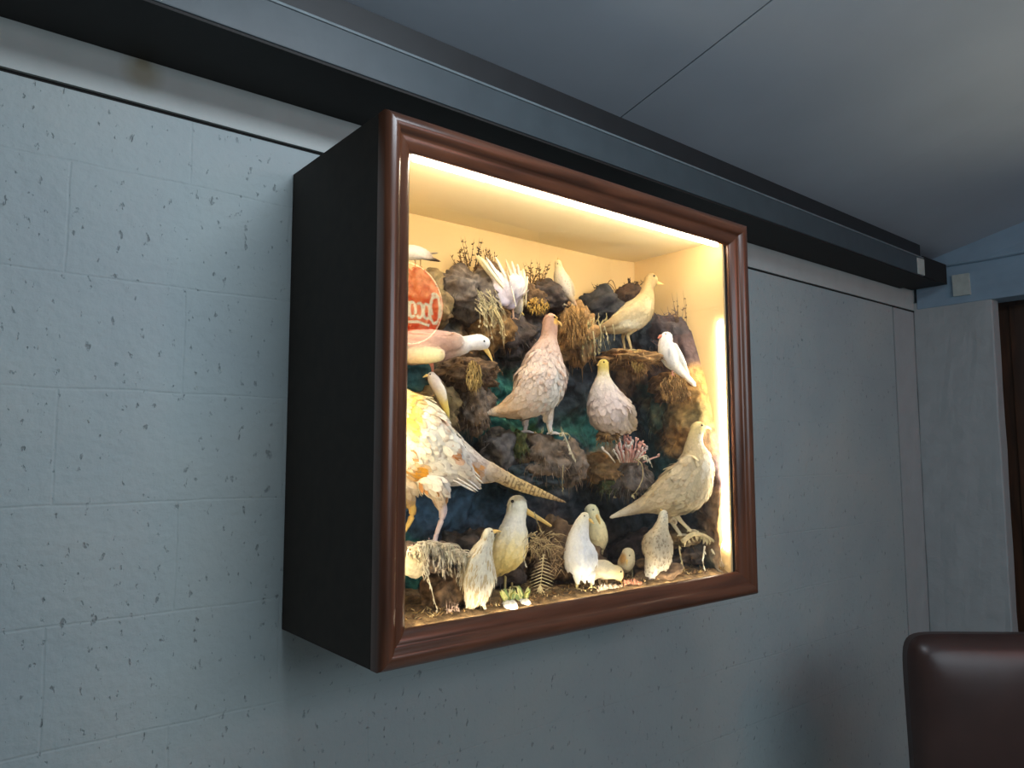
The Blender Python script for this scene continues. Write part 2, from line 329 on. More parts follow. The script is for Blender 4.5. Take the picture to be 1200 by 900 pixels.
# contour of the rock's top along the path (arc length s)
pathL = 1.03-.05; cr = .07
def pathpt(s):
    """back wall from x=.055, corner arc, then the right side towards the glass -> point, inward normal"""
    if s < pathL: return V((.055+s, IB-.004, 0)), V((0, -1, 0))
    a = (s-pathL)/cr
    if a < math.pi/2: return V((.055+pathL+math.sin(a)*cr, IB-.004-cr*(1-math.cos(a)), 0)), V((-math.sin(a), -math.cos(a), 0))
    return V((.055+pathL+cr, IB-.004-cr-(s-pathL-cr*math.pi/2), 0)), V((-1, 0, 0))
TOPS = [(0, .33), (.10, .31), (.20, .285), (.30, .30), (.36, .31), (.42, .34), (.50, .345), (.57, .33), (.62, .34), (.68, .345), (.74, .33), (.80, .325), (.86, .34), (.91, .345), (.97, .33), (1.02, .33),
        (1.08, .31), (1.14, .29), (1.20, .265), (1.26, .22), (1.30, .08), (1.335, -.10), (1.37, -.28), (1.40, -.40), (1.45, -.46)]
def top(s):
    for (a, za), (b_, zb) in zip(TOPS, TOPS[1:]):
        if a <= s <= b_: t = (s-a)/(b_-a); return za+(zb-za)*t
    return TOPS[-1][1]
ns, nz = 270, 180; S1 = 1.365
vs = []; inside = []
for i in range(ns+1):
    s = S1*i/ns; pp, nn = pathpt(s); tz = top(s)+.018*fbm(V((s*9, 0, 3)), 4)+.008*noise.noise(V((s*45, 1, 2)))
    for j in range(nz+1):
        z = IZ+(.40-IZ)*j/nz; e = tz-z; k = max(0, min(1, e/.07)); k = math.sqrt(k*(2-k)) if k > 0 else 0
        q = V((s*1.0, z, 0)); low = max(0, min(1, (.02-z)/.3))
        h = .040+.034*fbm(q*7)+.016*fbm(q*22, 3)+.004*noise.noise(q*70)
        cell = noise.voronoi(q*9)[0]; h += .03*(cell[1]-cell[0])*(1-low)
        h -= .02*low
        h = max(.004, h)*k-.0 if e > 0 else max(-.022, e*.6)
        if s > 1.12: h *= .75
        vs.append(pp+V((0, 0, z))+nn*h); inside.append(e > -.04)
fs = []
for i in range(ns):
    for j in range(nz):
        a = i*(nz+1)+j; q = (a, a+nz+1, a+nz+2, a+1)
        if all(inside[t] for t in q): fs.append(q)
vs = [behind(q) if q.z > IZ+.01 else q for q in vs]; bd = mesh_obj('backdrop', vs, fs, M['rock'], rockroot, rockroot.location, True, paint(np.array([tuple(v) for v in vs])))
# ground of the case
gx, gy = 220, 80; vs = []; fs = []; cl = []
for i in range(gx+1):
    for j in range(gy+1):
        x = .052+(1.118-.052)*i/gx; y = -.402+(.34)*j/gy; q = V((x, y, 0))
        rise = min(1, .25+j/6); vs.append((x, y, IZ-.001 if j == 0 else IZ+(.012+.006*fbm(q*14)+.004*noise.noise(q*60)+.003*noise.noise(q*140))*rise))
        t = .5+.5*noise.noise(q*40); u = .5+.5*noise.noise(q*15+V((5, 0, 0))); a_, b_, c_ = lin((160, 130, 86)), lin((80, 60, 44)), lin((190, 156, 110))
        cl.append([a_[k]*t+b_[k]*(1-t)+(c_[k]-a_[k])*max(0, u-.6) for k in range(3)])
for i in range(gx):
    for j in range(gy): a = i*(gy+1)+j; fs.append((a, a+gy+1, a+gy+2, a+1))
mesh_obj('ground', vs, fs, M['rock'], rockroot, rockroot.location, True, cl)
class Geo:
    def __init__(s): s.v = []; s.f = []; s.c = []
    def add(s, vs, fs, col):
        n = len(s.v); s.v += [V(q) for q in vs]; s.f += [tuple(i+n for i in q) for q in fs]
        if len(col) == 3 and not hasattr(col[0], '__len__'): s.c += [col]*len(vs)
        else: s.c += list(col)
    def tube(s, pts, rad, col, n=5, tip=True):
        pts = [V(q) for q in pts]; vs = []; fs = []; m_ = len(pts)
        for i, q in enumerate(pts):
            t = (pts[min(i+1, m_-1)]-pts[max(i-1, 0)]).normalized(); a = t.cross(V((.3, .2, .93))).normalized() if abs(t.z) < .95 else t.cross(V((1, 0, 0))).normalized()
            b_ = t.cross(a); r = rad[i] if hasattr(rad, '__len__') else rad*(1-.85*i/(m_-1) if tip else 1)
            for k in range(n): th = 2*math.pi*k/n; vs.append(q+(a*math.cos(th)+b_*math.sin(th))*r)
        for i in range(m_-1):
            for k in range(n): fs.append((i*n+k, i*n+(k+1) % n, (i+1)*n+(k+1) % n, (i+1)*n+k))
        fs.append(tuple(range(n))[::-1]); fs.append(tuple(range((m_-1)*n, m_*n))); s.add(vs, fs, col)
    def leaf(s, p, d, L, w, col, nrm=None, curl=.15):
        d = d.normalized(); sd = d.cross(nrm if nrm else V((random.uniform(-1, 1), random.uniform(-1, 1), random.uniform(-1, 1)))).normalized(); up = sd.cross(d)
        P = [p, p+d*L*.35+sd*w+up*curl*L*.3, p+d*L*.35-sd*w+up*curl*L*.3, p+d*L*.75+sd*w*.7+up*curl*L*.2, p+d*L*.75-sd*w*.7+up*curl*L*.2, p+d*L-up*curl*L*.1]
        s.add(P, [(0, 1, 3, 4, 2), (3, 5, 4)], col)
    def lump(s, c, rx, ry, rz, col, sub=4, amp=.25, seed=0, freq=1.6, ax=None):
        bm = bmesh.new(); bmesh.ops.create_icosphere(bm, subdivisions=sub, radius=1); vs = []; cs = []
        for v in bm.verts:
            q = v.co; n_ = fbm(q*freq+V((seed*7.3, seed*1.7, 3)), 5); r = 1+amp*n_+amp*.3*noise.noise(q*9+V((seed, 0, 0)))
            vs.append(c+V((q.x*rx*r, q.y*ry*r, q.z*rz*r))); t = .5+.5*noise.noise(q*4+V((seed, 2, 2))); t2 = .6+.5*(.5+.5*noise.noise(q*11+V((0, seed, 2))))
            if hasattr(col[0], '__len__'): cc_ = [col[0][k]*t+col[1][k]*(1-t) for k in range(3)]
            else: cc_ = list(col)
            cs.append([min(.9, k*t2) for k in cc_])
        fs = [[v.index for v in f.verts] for f in bm.faces]; bm.free(); s.add(vs, fs, cs); return vs, cs
    def build(s, name, mat, parent=None, origin=None, smooth=True):
        o_ = parent.location if parent else (V(origin) if origin is not None else sum(s.v, V())/len(s.v))
        return mesh_obj(name, s.v, s.f, mat, parent, o_, smooth, s.c)
def L(n): return lin(C[n])
# ledges and boulders: px centre, half width, half height (px), depth Y, colours, strands
LEDGE = [(492, 352, 32, 36, -.14, 'brown', 'moss', 60), (548, 345, 36, 30, -.13, 'grey', 'dbrown', 60), (570, 318, 14, 13, -.12, 'dbrown', 'brown', 20), (618, 350, 20, 16, -.12, 'brown', 'dbrown', 40), (640, 348, 24, 17, -.12, 'slate', 'dbrown', 20),
 (672, 390, 20, 33, -.14, 'brown', 'ochre', 200), (600, 395, 26, 24, -.12, 'dbrown', 'slate', 60), (575, 385, 26, 24, -.13, 'ochre', 'dbrown', 80), (548, 438, 32, 20, -.16, 'brown', 'dbrown', 140), (552, 475, 18, 34, -.14, 'brown', 'grey', 160),
 (512, 480, 24, 28, -.18, 'moss', 'brown', 120), (708, 358, 22, 20, -.11, 'slate', 'dslate', 0), (738, 345, 14, 12, -.12, 'dbrown', 'dbrown', 30), (733, 421, 32, 11, -.20, 'brown', 'ochre', 120), (748, 428, 11, 12, -.23, 'ochre', 'brown', 50),
 (788, 398, 22, 28, -.22, 'purple', 'slate', 60), (792, 455, 26, 18, -.25, 'ochre', 'brown', 110), (812, 470, 14, 16, -.28, 'brown', 'moss', 60), (776, 485, 18, 26, -.18, 'moss', 'teal', 90), (795, 515, 14, 20, -.24, 'ochre', 'brown', 70),
 (637, 535, 29, 24, -.20, 'brown', 'grey', 260), (622, 558, 30, 20, -.17, 'dteal', 'slate', 30), (668, 545, 14, 24, -.21, 'grey', 'brown', 90), (588, 530, 24, 26, -.15, 'slate', 'grey', 50), (606, 520, 4, 16, -.20, 'moss', 'green', 40),
 (705, 550, 24, 16, -.17, 'brown', 'ochre', 50), (712, 566, 12, 10, -.19, 'green', 'moss', 40), (738, 560, 22, 23, -.22, 'dbrown', 'grey', 220), (712, 511, 12, 7, -.25, 'ochre', 'dbrown', 50),
 (842, 600, 16, 34, -.31, 'brown', 'purple', 120), (848, 645, 12, 22, -.36, 'brown', 'dbrown', 60), (812, 655, 34, 20, -.26, 'brown', 'slate', 70), (800, 628, 26, 12, -.27, 'brown', 'moss', 50),
 (650, 655, 30, 40, -.22, 'brown', 'dbrown', 220), (690, 665, 20, 22, -.22, 'dbrown', 'brown', 60), (545, 660, 34, 40, -.16, 'dbrown', 'dslate', 60), (495, 652, 34, 18, -.30, 'brown', 'grey', 80), (520, 700, 20, 34, -.30, 'dbrown', 'brown', 80),
 (590, 665, 22, 24, -.22, 'dbrown', 'slate', 40), (745, 650, 30, 26, -.12, 'dbrown', 'purple', 40), (770, 670, 26, 14, -.34, 'dbrown', 'brown', 50)]
for i, (x, y, rx, ry, Y, ca, cb, nst) in enumerate(LEDGE):
    c = aty(x, y, Y); k = (c-CAM).dot(FWD)/F; g = Geo(); RX_, RY_ = rx*k*1.15, ry*k
    rd = min(max(RX_, RY_)*.9, -c.y-.03, c.y+.40)
    vv, cv = g.lump(c, RX_, rd, RY_, (L(ca), L(cb)), 4 if max(rx, ry) < 30 else 5, .42, i+1, 1.5)
    rnd = random.Random(i)
    for t in range(int(nst*1.6)):
        q = rnd.randrange(len(vv)); p0 = vv[q]; out = (p0-c); 
        if (p0-CAM).dot(FWD) > (c-CAM).dot(FWD)+rd*.4: continue
        ln_ = rnd.uniform(3, 11)*k; dr = (out.normalized()*.5+V((rnd.uniform(-.3, .3), rnd.uniform(-.2, .2), -1)))*ln_
        sh = rnd.uniform(.7, 1.7); col = [min(.7, u*sh) for u in cv[q]]
        g.tube([p0-out*.05, p0+dr*.5+out.normalized()*ln_*.15, p0+dr], .6*k, col, 3)
    g.v = [behind(q) for q in g.v]; g.build('ledge', M['rock'], rockroot)
# ------------------------------------------------------------------ birds
def catmull(P, n=8):
    P = [np.array(p, float) for p in P]
    if len(P) < 3: 
        return [P[0]+(P[-1]-P[0])*t/n for t in range(n+1)]
    Q = [2*P[0]-P[1]]+P+[2*P[-1]-P[-2]]; out = []
    for i in range(1, len(Q)-2):
        a, b_, c, d_ = Q[i-1:i+3]
        for t in range(n):
            t /= n; out.append(.5*((2*b_)+(-a+c)*t+(2*a-5*b_+4*c-d_)*t*t+(-a+3*b_-3*c+d_)*t**3))
    out.append(P[-1]); return out
def loft(chain, tow, flat, n=18):
    """closed tube through (V, r) with elliptical rings and round ends"""
    P = [V(c[:3]) for c in chain]; R_ = [max(.0004, c[3]) for c in chain]; vs = []; fs = []; m_ = len(P)
    rings = []
    t0 = (P[1]-P[0]).normalized(); t1 = (P[-1]-P[-2]).normalized()
    for k in (80, 60, 35): a = math.radians(k); rings.append((P[0]-t0*R_[0]*math.sin(a), R_[0]*math.cos(a), t0))
    for i in range(m_): rings.append((P[i], R_[i], (P[min(i+1, m_-1)]-P[max(i-1, 0)]).normalized()))
    for k in (35, 60, 80): a = math.radians(k); rings.append((P[-1]+t1*R_[-1]*math.sin(a), R_[-1]*math.cos(a), t1))
    for q, r, t in rings:
        a = t.cross(tow)
        a = a.normalized() if a.length > .1 else RT; b_ = t.cross(a).normalized()
        for k in range(n): th = 2*math.pi*k/n; vs.append(q+a*math.cos(th)*r+b_*math.sin(th)*r*flat)
    for i in range(len(rings)-1):
        for k in range(n): fs.append((i*n+k, i*n+(k+1) % n, (i+1)*n+(k+1) % n, (i+1)*n+k))
    fs.append(tuple(range(n))[::-1]); fs.append(tuple(range((len(rings)-1)*n, len(rings)*n))); return vs, fs
def bird(name, label, ref, chains, legs=(), beak=None, eye=None, spots=(), th=-20, feathers=0, fl=9, fw=2.6, tipdark=0, tail=None, cat='bird', vox=None, toe=8, toecol=(206, 180, 130), beakmat='beak', far=True, tcol=None, speck=None, mods=None, facing=1, bars=None):
    O = ref; k = (O-CAM).dot(FWD)/F; ang = math.radians(th); hd = V((math.cos(ang), math.sin(ang), 0)); nrm = V((hd.y, -hd.x, 0))  # faces the room
    TOW = -FWD
    def P(x, y, d=0):
        r_ = ray(x, y); den = r_.dot(nrm); t = (O-CAM).dot(nrm)/den; return CAM+r_*t+nrm*(d*k)
    def kk(p): return (p-CAM).dot(FWD)/F
    root = empty(name, O, label, cat)
    av = []; af = []; smp = []; scol = []; srad = []; stan = []
    for chn in chains:
        pts, col = chn['p'], chn['c']; flat = chn.get('f', 1.0); w3 = []
        pts4 = [tuple(q)+(0,) if len(q) == 3 else q for q in pts]
        cols = [lin(c_) for c_ in (col if hasattr(col[0], '__len__') else [col]*len(pts4))]
        full = [(*P(x, y, d_), r*kk(P(x, y, d_)), *cols[min(i, len(cols)-1)]) for i, (x, y, r, d_) in enumerate(pts4)]
        sm_ = catmull(full, 7); 
        v_, f_ = loft(sm_, TOW, flat); n0 = len(av); av += v_; af += [tuple(i+n0 for i in q) for q in f_]
        for i, q in enumerate(sm_):
            smp.append(q[:3]); srad.append(max(q[3], .001)); scol.append(np.clip(q[4:7], 0, 1)); a = sm_[max(i-1, 0)][:3]; b_ = sm_[min(i+1, len(sm_)-1)][:3]; t = b_-a; stan.append(t/(np.linalg.norm(t)+1e-9)*chn.get('w', 1))
    me = bpy.data.meshes.new('raw'); me.from_pydata([tuple(v-O) for v in av], [], af); me.update()
    tmp = bpy.data.objects.new('raw', me); COL.objects.link(tmp)
    rm = tmp.modifiers.new('r', 'REMESH'); rm.mode = 'VOXEL'; rm.voxel_size = vox or max(.0016, 1.0*k)
    s_ = tmp.modifiers.new('s', 'SMOOTH'); s_.factor = .5; s_.iterations = 5
    dg = bpy.context.evaluated_depsgraph_get(); ev = tmp.evaluated_get(dg); m2 = bpy.data.meshes.new_from_object(ev)
    bpy.data.objects.remove(tmp); bpy.data.meshes.remove(me)
    nv = len(m2.vertices); co = np.empty(nv*3); m2.vertices.foreach_get('co', co); co = co.reshape(-1, 3)+np.array(O)
    no = np.empty(nv*3); m2.vertices.foreach_get('normal', no); no = no.reshape(-1, 3)
    SP = np.array(smp); SR = np.array(srad); SCo = np.array(scol); ST = np.array(stan)
    dd = np.linalg.norm(co[:, None, :]-SP[None], axis=2)/SR[None]; w = np.exp(-5*np.abs(dd-1.0)-2.0*dd); ws = w.sum(1, keepdims=True)+1e-12
    cols = (w@SCo)/ws; tan = (w@ST)/ws; rloc = (w@SR)[:]/ws[:, 0]/k
    dv = co-np.array(CAM); zc = dv@np.array(FWD); px = 600+F*(dv@np.array(RT))/zc; py = 450-F*(dv@np.array(UP))/zc
    for (sx, sy, sr, sc) in spots:
        sr2 = sr if hasattr(sr, '__len__') else (sr, sr); q = np.clip(1.3-((px-sx)/sr2[0])**2-((py-sy)/sr2[1])**2, 0, 1)[:, None]; cols = cols*(1-q)+np.array(lin(sc))*q
    if bars:                                                    # dark bars across the tail
        (bx, by), (ex, ey), per, bc, ww = bars; ux, uy = ex-bx, ey-by; ll = math.hypot(ux, uy); t = ((px-bx)*ux+(py-by)*uy)/ll; off = np.abs((px-bx)*-uy+(py-by)*ux)/ll
        q = ((t > 0) & (off < ww) & ((t % per) < per*.38)).astype(float)[:, None]*.75; cols = cols*(1-q)+np.array(lin(bc))*q
    rnd = random.Random(hash(label) % 1000 if False else len(label)*13+len(chains))
    G = Geo(); G.v = []; vl = [tuple(q) for q in co-np.array(O)]
    fl_ = [tuple(p.vertices) for p in m2.polygons]; cl_ = [tuple(c_) for c_ in cols]
    flow = [tuple(q) for q in np.stack([co[:, 0]*130, co[:, 1]*130, co[:, 2]*130], 1)]
    # plumage: overlapping feathers lying towards the tail
    for _ in range(feathers):
        i = rnd.randrange(nv); n_ = V(no[i]); t = V(tan[i])
        if n_.dot(FWD) > .35 or t.length < .05: continue
        t = (t-n_*t.dot(n_)).normalized(); 
        if t.length < .5: continue
        p = V(co[i])+n_*.0004-O; sd = n_.cross(t); q_ = min(1, max(.22, rloc[i]/20)); Lf = fl*k*rnd.uniform(.7, 1.25)*q_; wf = fw*k*rnd.uniform(.8, 1.2)*q_**.7; dd_ = (t+n_*.065+sd*rnd.uniform(-.15, .15)).normalized()
        sh = rnd.uniform(.88, 1.06); bc = [min(.95, c_*sh) for c_ in cols[i]]; tc = bc
        if tipdark and rnd.random() < tipdark: tc = [a*.4+b_*.6 for a, b_ in zip(bc, lin(tcol or (120, 92, 66)))]
        if speck and rnd.random() < speck[0]: tc = bc = list(lin(speck[1]))
        n0 = len(vl)
        vl += [tuple(q) for q in (p, p+dd_*Lf*.4+sd*wf, p+dd_*Lf*.4-sd*wf, p+dd_*Lf*.8+sd*wf*.75, p+dd_*Lf*.8-sd*wf*.75, p+dd_*Lf)]
        fl_ += [(n0, n0+1, n0+3, n0+4, n0+2), (n0+3, n0+5, n0+4)]; cl_ += [bc, bc, bc, tc, tc, tc]
    def addtube(pts, rad, col):
        g = Geo(); g.tube(pts, rad, col, 8, tip=False); n0 = len(vl); vl.extend(tuple(v-O) for v in g.v); fl_.extend(tuple(i+n0 for i in q) for q in g.f); cl_.extend(g.c)
    if tail:                                                    # loose tail or wing-tip feathers: (x0,y0,x1,y1,width,colour,depth)
        for (x0, y0, x1, y1, w_, tc, d_) in tail:
            a, b_ = P(x0, y0, d_), P(x1, y1, d_); dr = (b_-a); sd = dr.cross(TOW).normalized()*w_*k; up = sd.cross(dr).normalized()*w_*k*.4; c_ = lin(tc); n0 = len(vl)
            st = []
            for t, ww_ in ((0, .5), (.3, .9), (.6, 1), (.85, .75), (1, .15)):
                q = a+dr*t; st += [q-sd*ww_, q+up*ww_, q+sd*ww_, q-up*ww_*.6]
            vl += [tuple(q-O) for q in st]; cl_ += [c_]*20
            for i in range(4):
                for j in range(4): fl_.append((n0+i*4+j, n0+i*4+(j+1) % 4, n0+(i+1)*4+(j+1) % 4, n0+(i+1)*4+j))
            fl_ += [(n0+3, n0+2, n0+1, n0), (n0+16, n0+17, n0+18, n0+19)]
    for lg in legs:
        pts, rads, col = lg[0], lg[1], lin(lg[2]); d_ = lg[3] if len(lg) > 3 else 0
        W_ = [P(x, y, d_) for x, y in pts]; sm_ = catmull([(*q, r*k) for q, r in zip(W_, rads)], 4); addtube([V(q[:3]) for q in sm_], [q[3] for q in sm_], col)
        ft = W_[-1]; 
        if toe:
            for a_, l_ in ((.45, 1), (0, 1.15), (-.45, 1), (math.pi, .55)):
                dr = (hd*math.cos(a_)*facing+nrm*math.sin(a_)); dr = dr-V((0, 0, .05)); e_ = ft+dr*toe*k*l_
                addtube([ft+V((0, 0, .4*k)), ft+dr*toe*k*l_*.5+V((0, 0, 1.1*k)), e_-V((0, 0, .2*k))], [rads[-1]*k*.8, rads[-1]*k*.65, rads[-1]*k*.3], col)
    bpy.data.meshes.remove(m2)
    vl = [tuple(behind(V(q)+O)-O) for q in vl]; me = bpy.data.meshes.new('body'); me.from_pydata(vl, [], fl_); me.update(); me.materials.append(M['plume'])
    me.polygons.foreach_set('use_smooth', [True]*len(me.polygons)); setcol(me, cl_)
    fa = me.attributes.new('flow', 'FLOAT_VECTOR', 'POINT'); fa.data.foreach_set('vector', (np.array(vl, dtype=np.float32)*150).ravel())
    bo = bpy.data.objects.new('body', me); COL.objects.link(bo); bo.parent = root
    if beak:
        pts = [tuple(q)+(0,) if len(q) == 3 else q for q in beak]
        sm_ = catmull([(*P(x, y, d_), r*k) for x, y, r, d_ in pts], 5); v_, f_ = loft(sm_, TOW, .8, 10); mesh_obj('beak', v_, f_, M[beakmat], root, O, True)
    if eye:
        ex, ey, er, ed = eye; c_ = P(ex, ey, ed); bm = bmesh.new(); bmesh.ops.create_icosphere(bm, subdivisions=2, radius=er*k)
        mesh_obj('eye', [c_+v.co for v in bm.verts], [[v.index for v in f.verts] for f in bm.faces], M['eye'], root, O, True); bm.free()
    return root
GZ = IZ+.013
def gnd(x, y, ymin=-.376):
    p = atz(x, y, GZ)
    return p if p.y > ymin else aty(x, y, ymin)
WH = (240, 236, 228); CR = (232, 214, 170)
bird('small_white_bird', 'small white bird with a dark wing tip perched at the top left beside the frame', aty(488, 314, -.15),
  [dict(p=[(466, 290, 5), (470, 296, 7), (482, 296, 9), (493, 297, 7.5), (503, 299, 4)], c=[(230, 224, 210), WH, WH, (226, 220, 214), (150, 130, 110)]), dict(p=[(494, 301, 3), (504, 303, 2.6), (515, 306, 1.2)], c=(60, 46, 34), f=1.6)],
  legs=[([(486, 302), (487, 308), (487, 314)], (1.3, .9, .8), (190, 160, 110)), ([(493, 302), (493, 308), (492, 314)], (1.3, .9, .8), (190, 160, 110))], beak=[(462, 289, 1.6), (458, 290, .6)], eye=(465, 288, 1, 5), tail=[(500, 298, 513, 297, 1.2, (150, 140, 120), 3)], feathers=200, fl=6, fw=1.6, toe=4, facing=-1)
bird('pigeon', 'pigeon with a white neck and brown wing leaning down from the left', aty(520, 428, -.24),
  [dict(p=[(566, 402, 8.5), (560, 401, 9.5), (550, 402, 9), (540, 405, 11.5), (531, 404, 15)], c=[WH, (244, 240, 240), (244, 240, 240), WH, (214, 188, 170)], w=-1 if False else 1),
   dict(p=[(531, 404, 15), (518, 405, 18), (500, 406, 20), (478, 408, 20), (455, 412, 14)], c=[(190, 158, 140), (196, 160, 148), (206, 166, 150), (196, 160, 140), (150, 120, 100)]),
   dict(p=[(532, 402, 10, 12), (520, 405, 9, 15), (495, 401, 7, 17), (465, 404, 4, 14)], c=[(118, 92, 78), (120, 94, 80), (190, 154, 140), (120, 94, 80)], f=.5),
   dict(p=[(510, 418, 8, 16), (498, 418, 10, 15), (478, 417, 11, 10)], c=[(236, 226, 178), (232, 220, 172), (216, 190, 150)])],
  legs=[([(505, 424), (507, 432), (506, 440)], (3, 1.6, 1.2), (200, 130, 110))], beak=[(569, 409, 3), (573, 415, 2.2), (577, 423, .7)], eye=(565, 401, 1.5, 8), feathers=500, fl=8, fw=2.2, toe=5)
bird('small_brown_bird', 'small grey-headed bird with a yellow tail clinging to the rock above the pheasant', aty(516, 470, -.25),
  [dict(p=[(506, 441, 5.5), (508, 445, 7), (512, 452, 7), (517, 462, 6.5), (521, 474, 4.5), (524, 484, 3), (525, 492, 1.5)], c=[(200, 190, 176), (204, 194, 186), (196, 184, 178), (216, 200, 160), (226, 200, 110), (220, 196, 100), (190, 160, 80)]),
   dict(p=[(513, 449, 3, 5), (518, 458, 3.4, 6), (521, 468, 2, 5)], c=(232, 230, 226), f=.5)],
  legs=[([(510, 460), (506, 464), (503, 466)], (1.5, 1, .8), (150, 120, 80))], beak=[(500, 440, 1.8), (496, 442, .6)], eye=(503, 439, 1, 5), feathers=150, fl=6, fw=1.6, toe=4, facing=-1)
# pheasant
ph = aty(510, 636, -.285)
bird('pheasant', 'large pheasant with spotted white and orange body and long barred tail at the lower left', ph,
  [dict(p=[(447, 452, 17, -75), (452, 458, 22, -60), (458, 478, 36, -32), (470, 500, 48, -12), (482, 513, 48), (497, 526, 42), (518, 537, 35), (540, 545, 25), (560, 551, 16), (582, 556, 9)],
        c=[(60, 80, 70), (226, 190, 110), (242, 214, 130), (250, 232, 170), (246, 240, 226), (244, 238, 224), (232, 220, 208), (214, 196, 184), (206, 186, 160), (206, 182, 140)], f=.8),
   dict(p=[(568, 551, 11, 2), (585, 557, 8.5, 0), (602, 565, 7.5, -2), (622, 573, 6, -4), (642, 580, 4, -6), (656, 585, 2.4, -8), (668, 589, 1, -10)], c=[(212, 190, 160), (214, 188, 146), (216, 188, 132), (220, 190, 130), (206, 180, 128), (176, 150, 110), (150, 130, 96)], f=1.2),
   dict(p=[(450, 445, 9, -78), (440, 430, 9, -90), (436, 420, 10, -96)], c=[(40, 70, 60), (34, 60, 52), (40, 70, 60)]),
   dict(p=[(500, 562, 16, 6), (510, 574, 13, 6), (514, 588, 7.5, 4)], c=[(236, 222, 190), (222, 200, 176), (216, 196, 180)]),
   dict(p=[(478, 556, 14, -14), (484, 572, 12, -16), (488, 588, 7, -18)], c=[(150, 110, 60), (130, 100, 60), (190, 150, 80)]),
   dict(p=[(486, 500, 20, 26), (508, 524, 20, 25), (530, 548, 13, 18), (546, 566, 5, 12)], c=[(250, 246, 236), (248, 244, 232), (250, 246, 236), (244, 238, 220)], f=.6)],
  legs=[([(514, 588), (517, 598), (515, 610), (510, 624), (507, 636)], (6.5, 5.4, 3.4, 2.8, 2.8), (206, 190, 190), 4), ([(488, 588), (492, 600), (488, 614), (481, 626), (478, 640)], (6, 4.6, 3.2, 2.8, 2.6), (214, 178, 100), -18)],
  beak=[(430, 422, 3, -100), (424, 426, 1.4, -104)], eye=(433, 417, 2, -88), spots=[(533, 530, (5, 9), (206, 128, 60)), (556, 553, (5, 11), (222, 150, 60)), (484, 552, (14, 12), (222, 160, 50)), (480, 480, (10, 34), (240, 206, 100)), (512, 492, (8, 7), (222, 180, 150))],  # tall yellow oval at the left paints the strip's glow onto the plumage
  feathers=2600, fl=13, fw=3.2, tipdark=.24, tcol=(150, 124, 104), speck=(.018, (206, 150, 96)), bars=((592, 560), (662, 588), 4.6, (112, 84, 52), 9),
  tail=[(530, 556, 552, 573, 1.4, WH, 20), (525, 560, 549, 575, 1.3, WH, 22), (535, 548, 556, 566, 1.4, (246, 240, 224), 20), (520, 562, 544, 575, 1.3, WH, 22), (538, 545, 553, 560, 1.3, (240, 230, 210), 20)], th=-4, toe=12, toecol=(200, 180, 150), facing=-1)
bird('white_dove', 'fluffy white bird bending away with its tail raised at the top of the rocks', aty(596, 372, -.20),
  [dict(p=[(598, 354, 9, 0), (596, 345, 17, 3), (600, 334, 17, 2), (605, 326, 11, -6)], c=[(226, 218, 236), (226, 218, 232), (240, 228, 190), (236, 220, 180)]),
   dict(p=[(588, 352, 9, 9), (584, 340, 11, 9), (580, 328, 7, 9), (568, 314, 5, 8), (558, 304, 3, 8)], c=[(222, 214, 240), (226, 220, 238), (232, 226, 220), (240, 230, 190), (240, 228, 180)], f=.6),
   dict(p=[(606, 338, 10, -10), (612, 348, 8, -22), (616, 356, 7, -30)], c=(230, 222, 204))],
  legs=[([(600, 358), (601, 366), (602, 374)], (2, 1.2, 1), (200, 160, 130))], beak=[(620, 360, 2, -30), (624, 364, .7, -30)], eye=(618, 354, 1.2, -24),
  tail=[(588, 345, 556, 303, 2.2, (244, 236, 200), 16), (592, 346, 565, 305, 2.4, (230, 222, 226), 15), (596, 344, 576, 304, 1.9, (238, 230, 216), 14), (597, 338, 587, 308, 2, (226, 196, 160), 17), (601, 338, 594, 310, 2, (240, 214, 190), 17), (604, 336, 601, 313, 2, (238, 206, 186), 16), (611, 340, 608, 318, 2, (244, 232, 196), 14), (612, 344, 614, 326, 1.7, (244, 234, 200), 12), (592, 340, 598, 366, .7, (250, 244, 220), 22), (588, 322, 594, 345, 1.2, (206, 170, 130), 19), (613, 334, 612, 362, .7, (238, 222, 180), 12)],
  feathers=420, fl=10, fw=2.2, toe=5)
bird('small_songbird', 'small cream songbird standing upright on the rocks between dove and plover', aty(664, 358, -.16),
  [dict(p=[(654, 309, 4.6), (655, 315, 5.4), (657, 325, 8.8), (661, 336, 9), (667, 346, 5), (673, 355, 2.6), (676, 362, 1.4)], c=[(226, 210, 160), (228, 214, 170), (224, 212, 188), (224, 214, 200), (200, 180, 150), (180, 150, 120), (160, 130, 100)]),
   dict(p=[(662, 325, 3, 5), (668, 336, 3.2, 5), (672, 346, 1.6, 4)], c=(206, 182, 130), f=.5)],
  legs=[([(661, 344), (661, 351), (661, 358)], (1.5, .9, .8), (220, 204, 170)), ([(669, 345), (670, 352), (671, 358)], (1.5, .9, .8), (220, 204, 170))], beak=[(654, 306, 1.5), (654, 302, .5)], eye=(652, 310, .8, 4), feathers=200, fl=6, fw=1.6, tipdark=.3, toe=4)
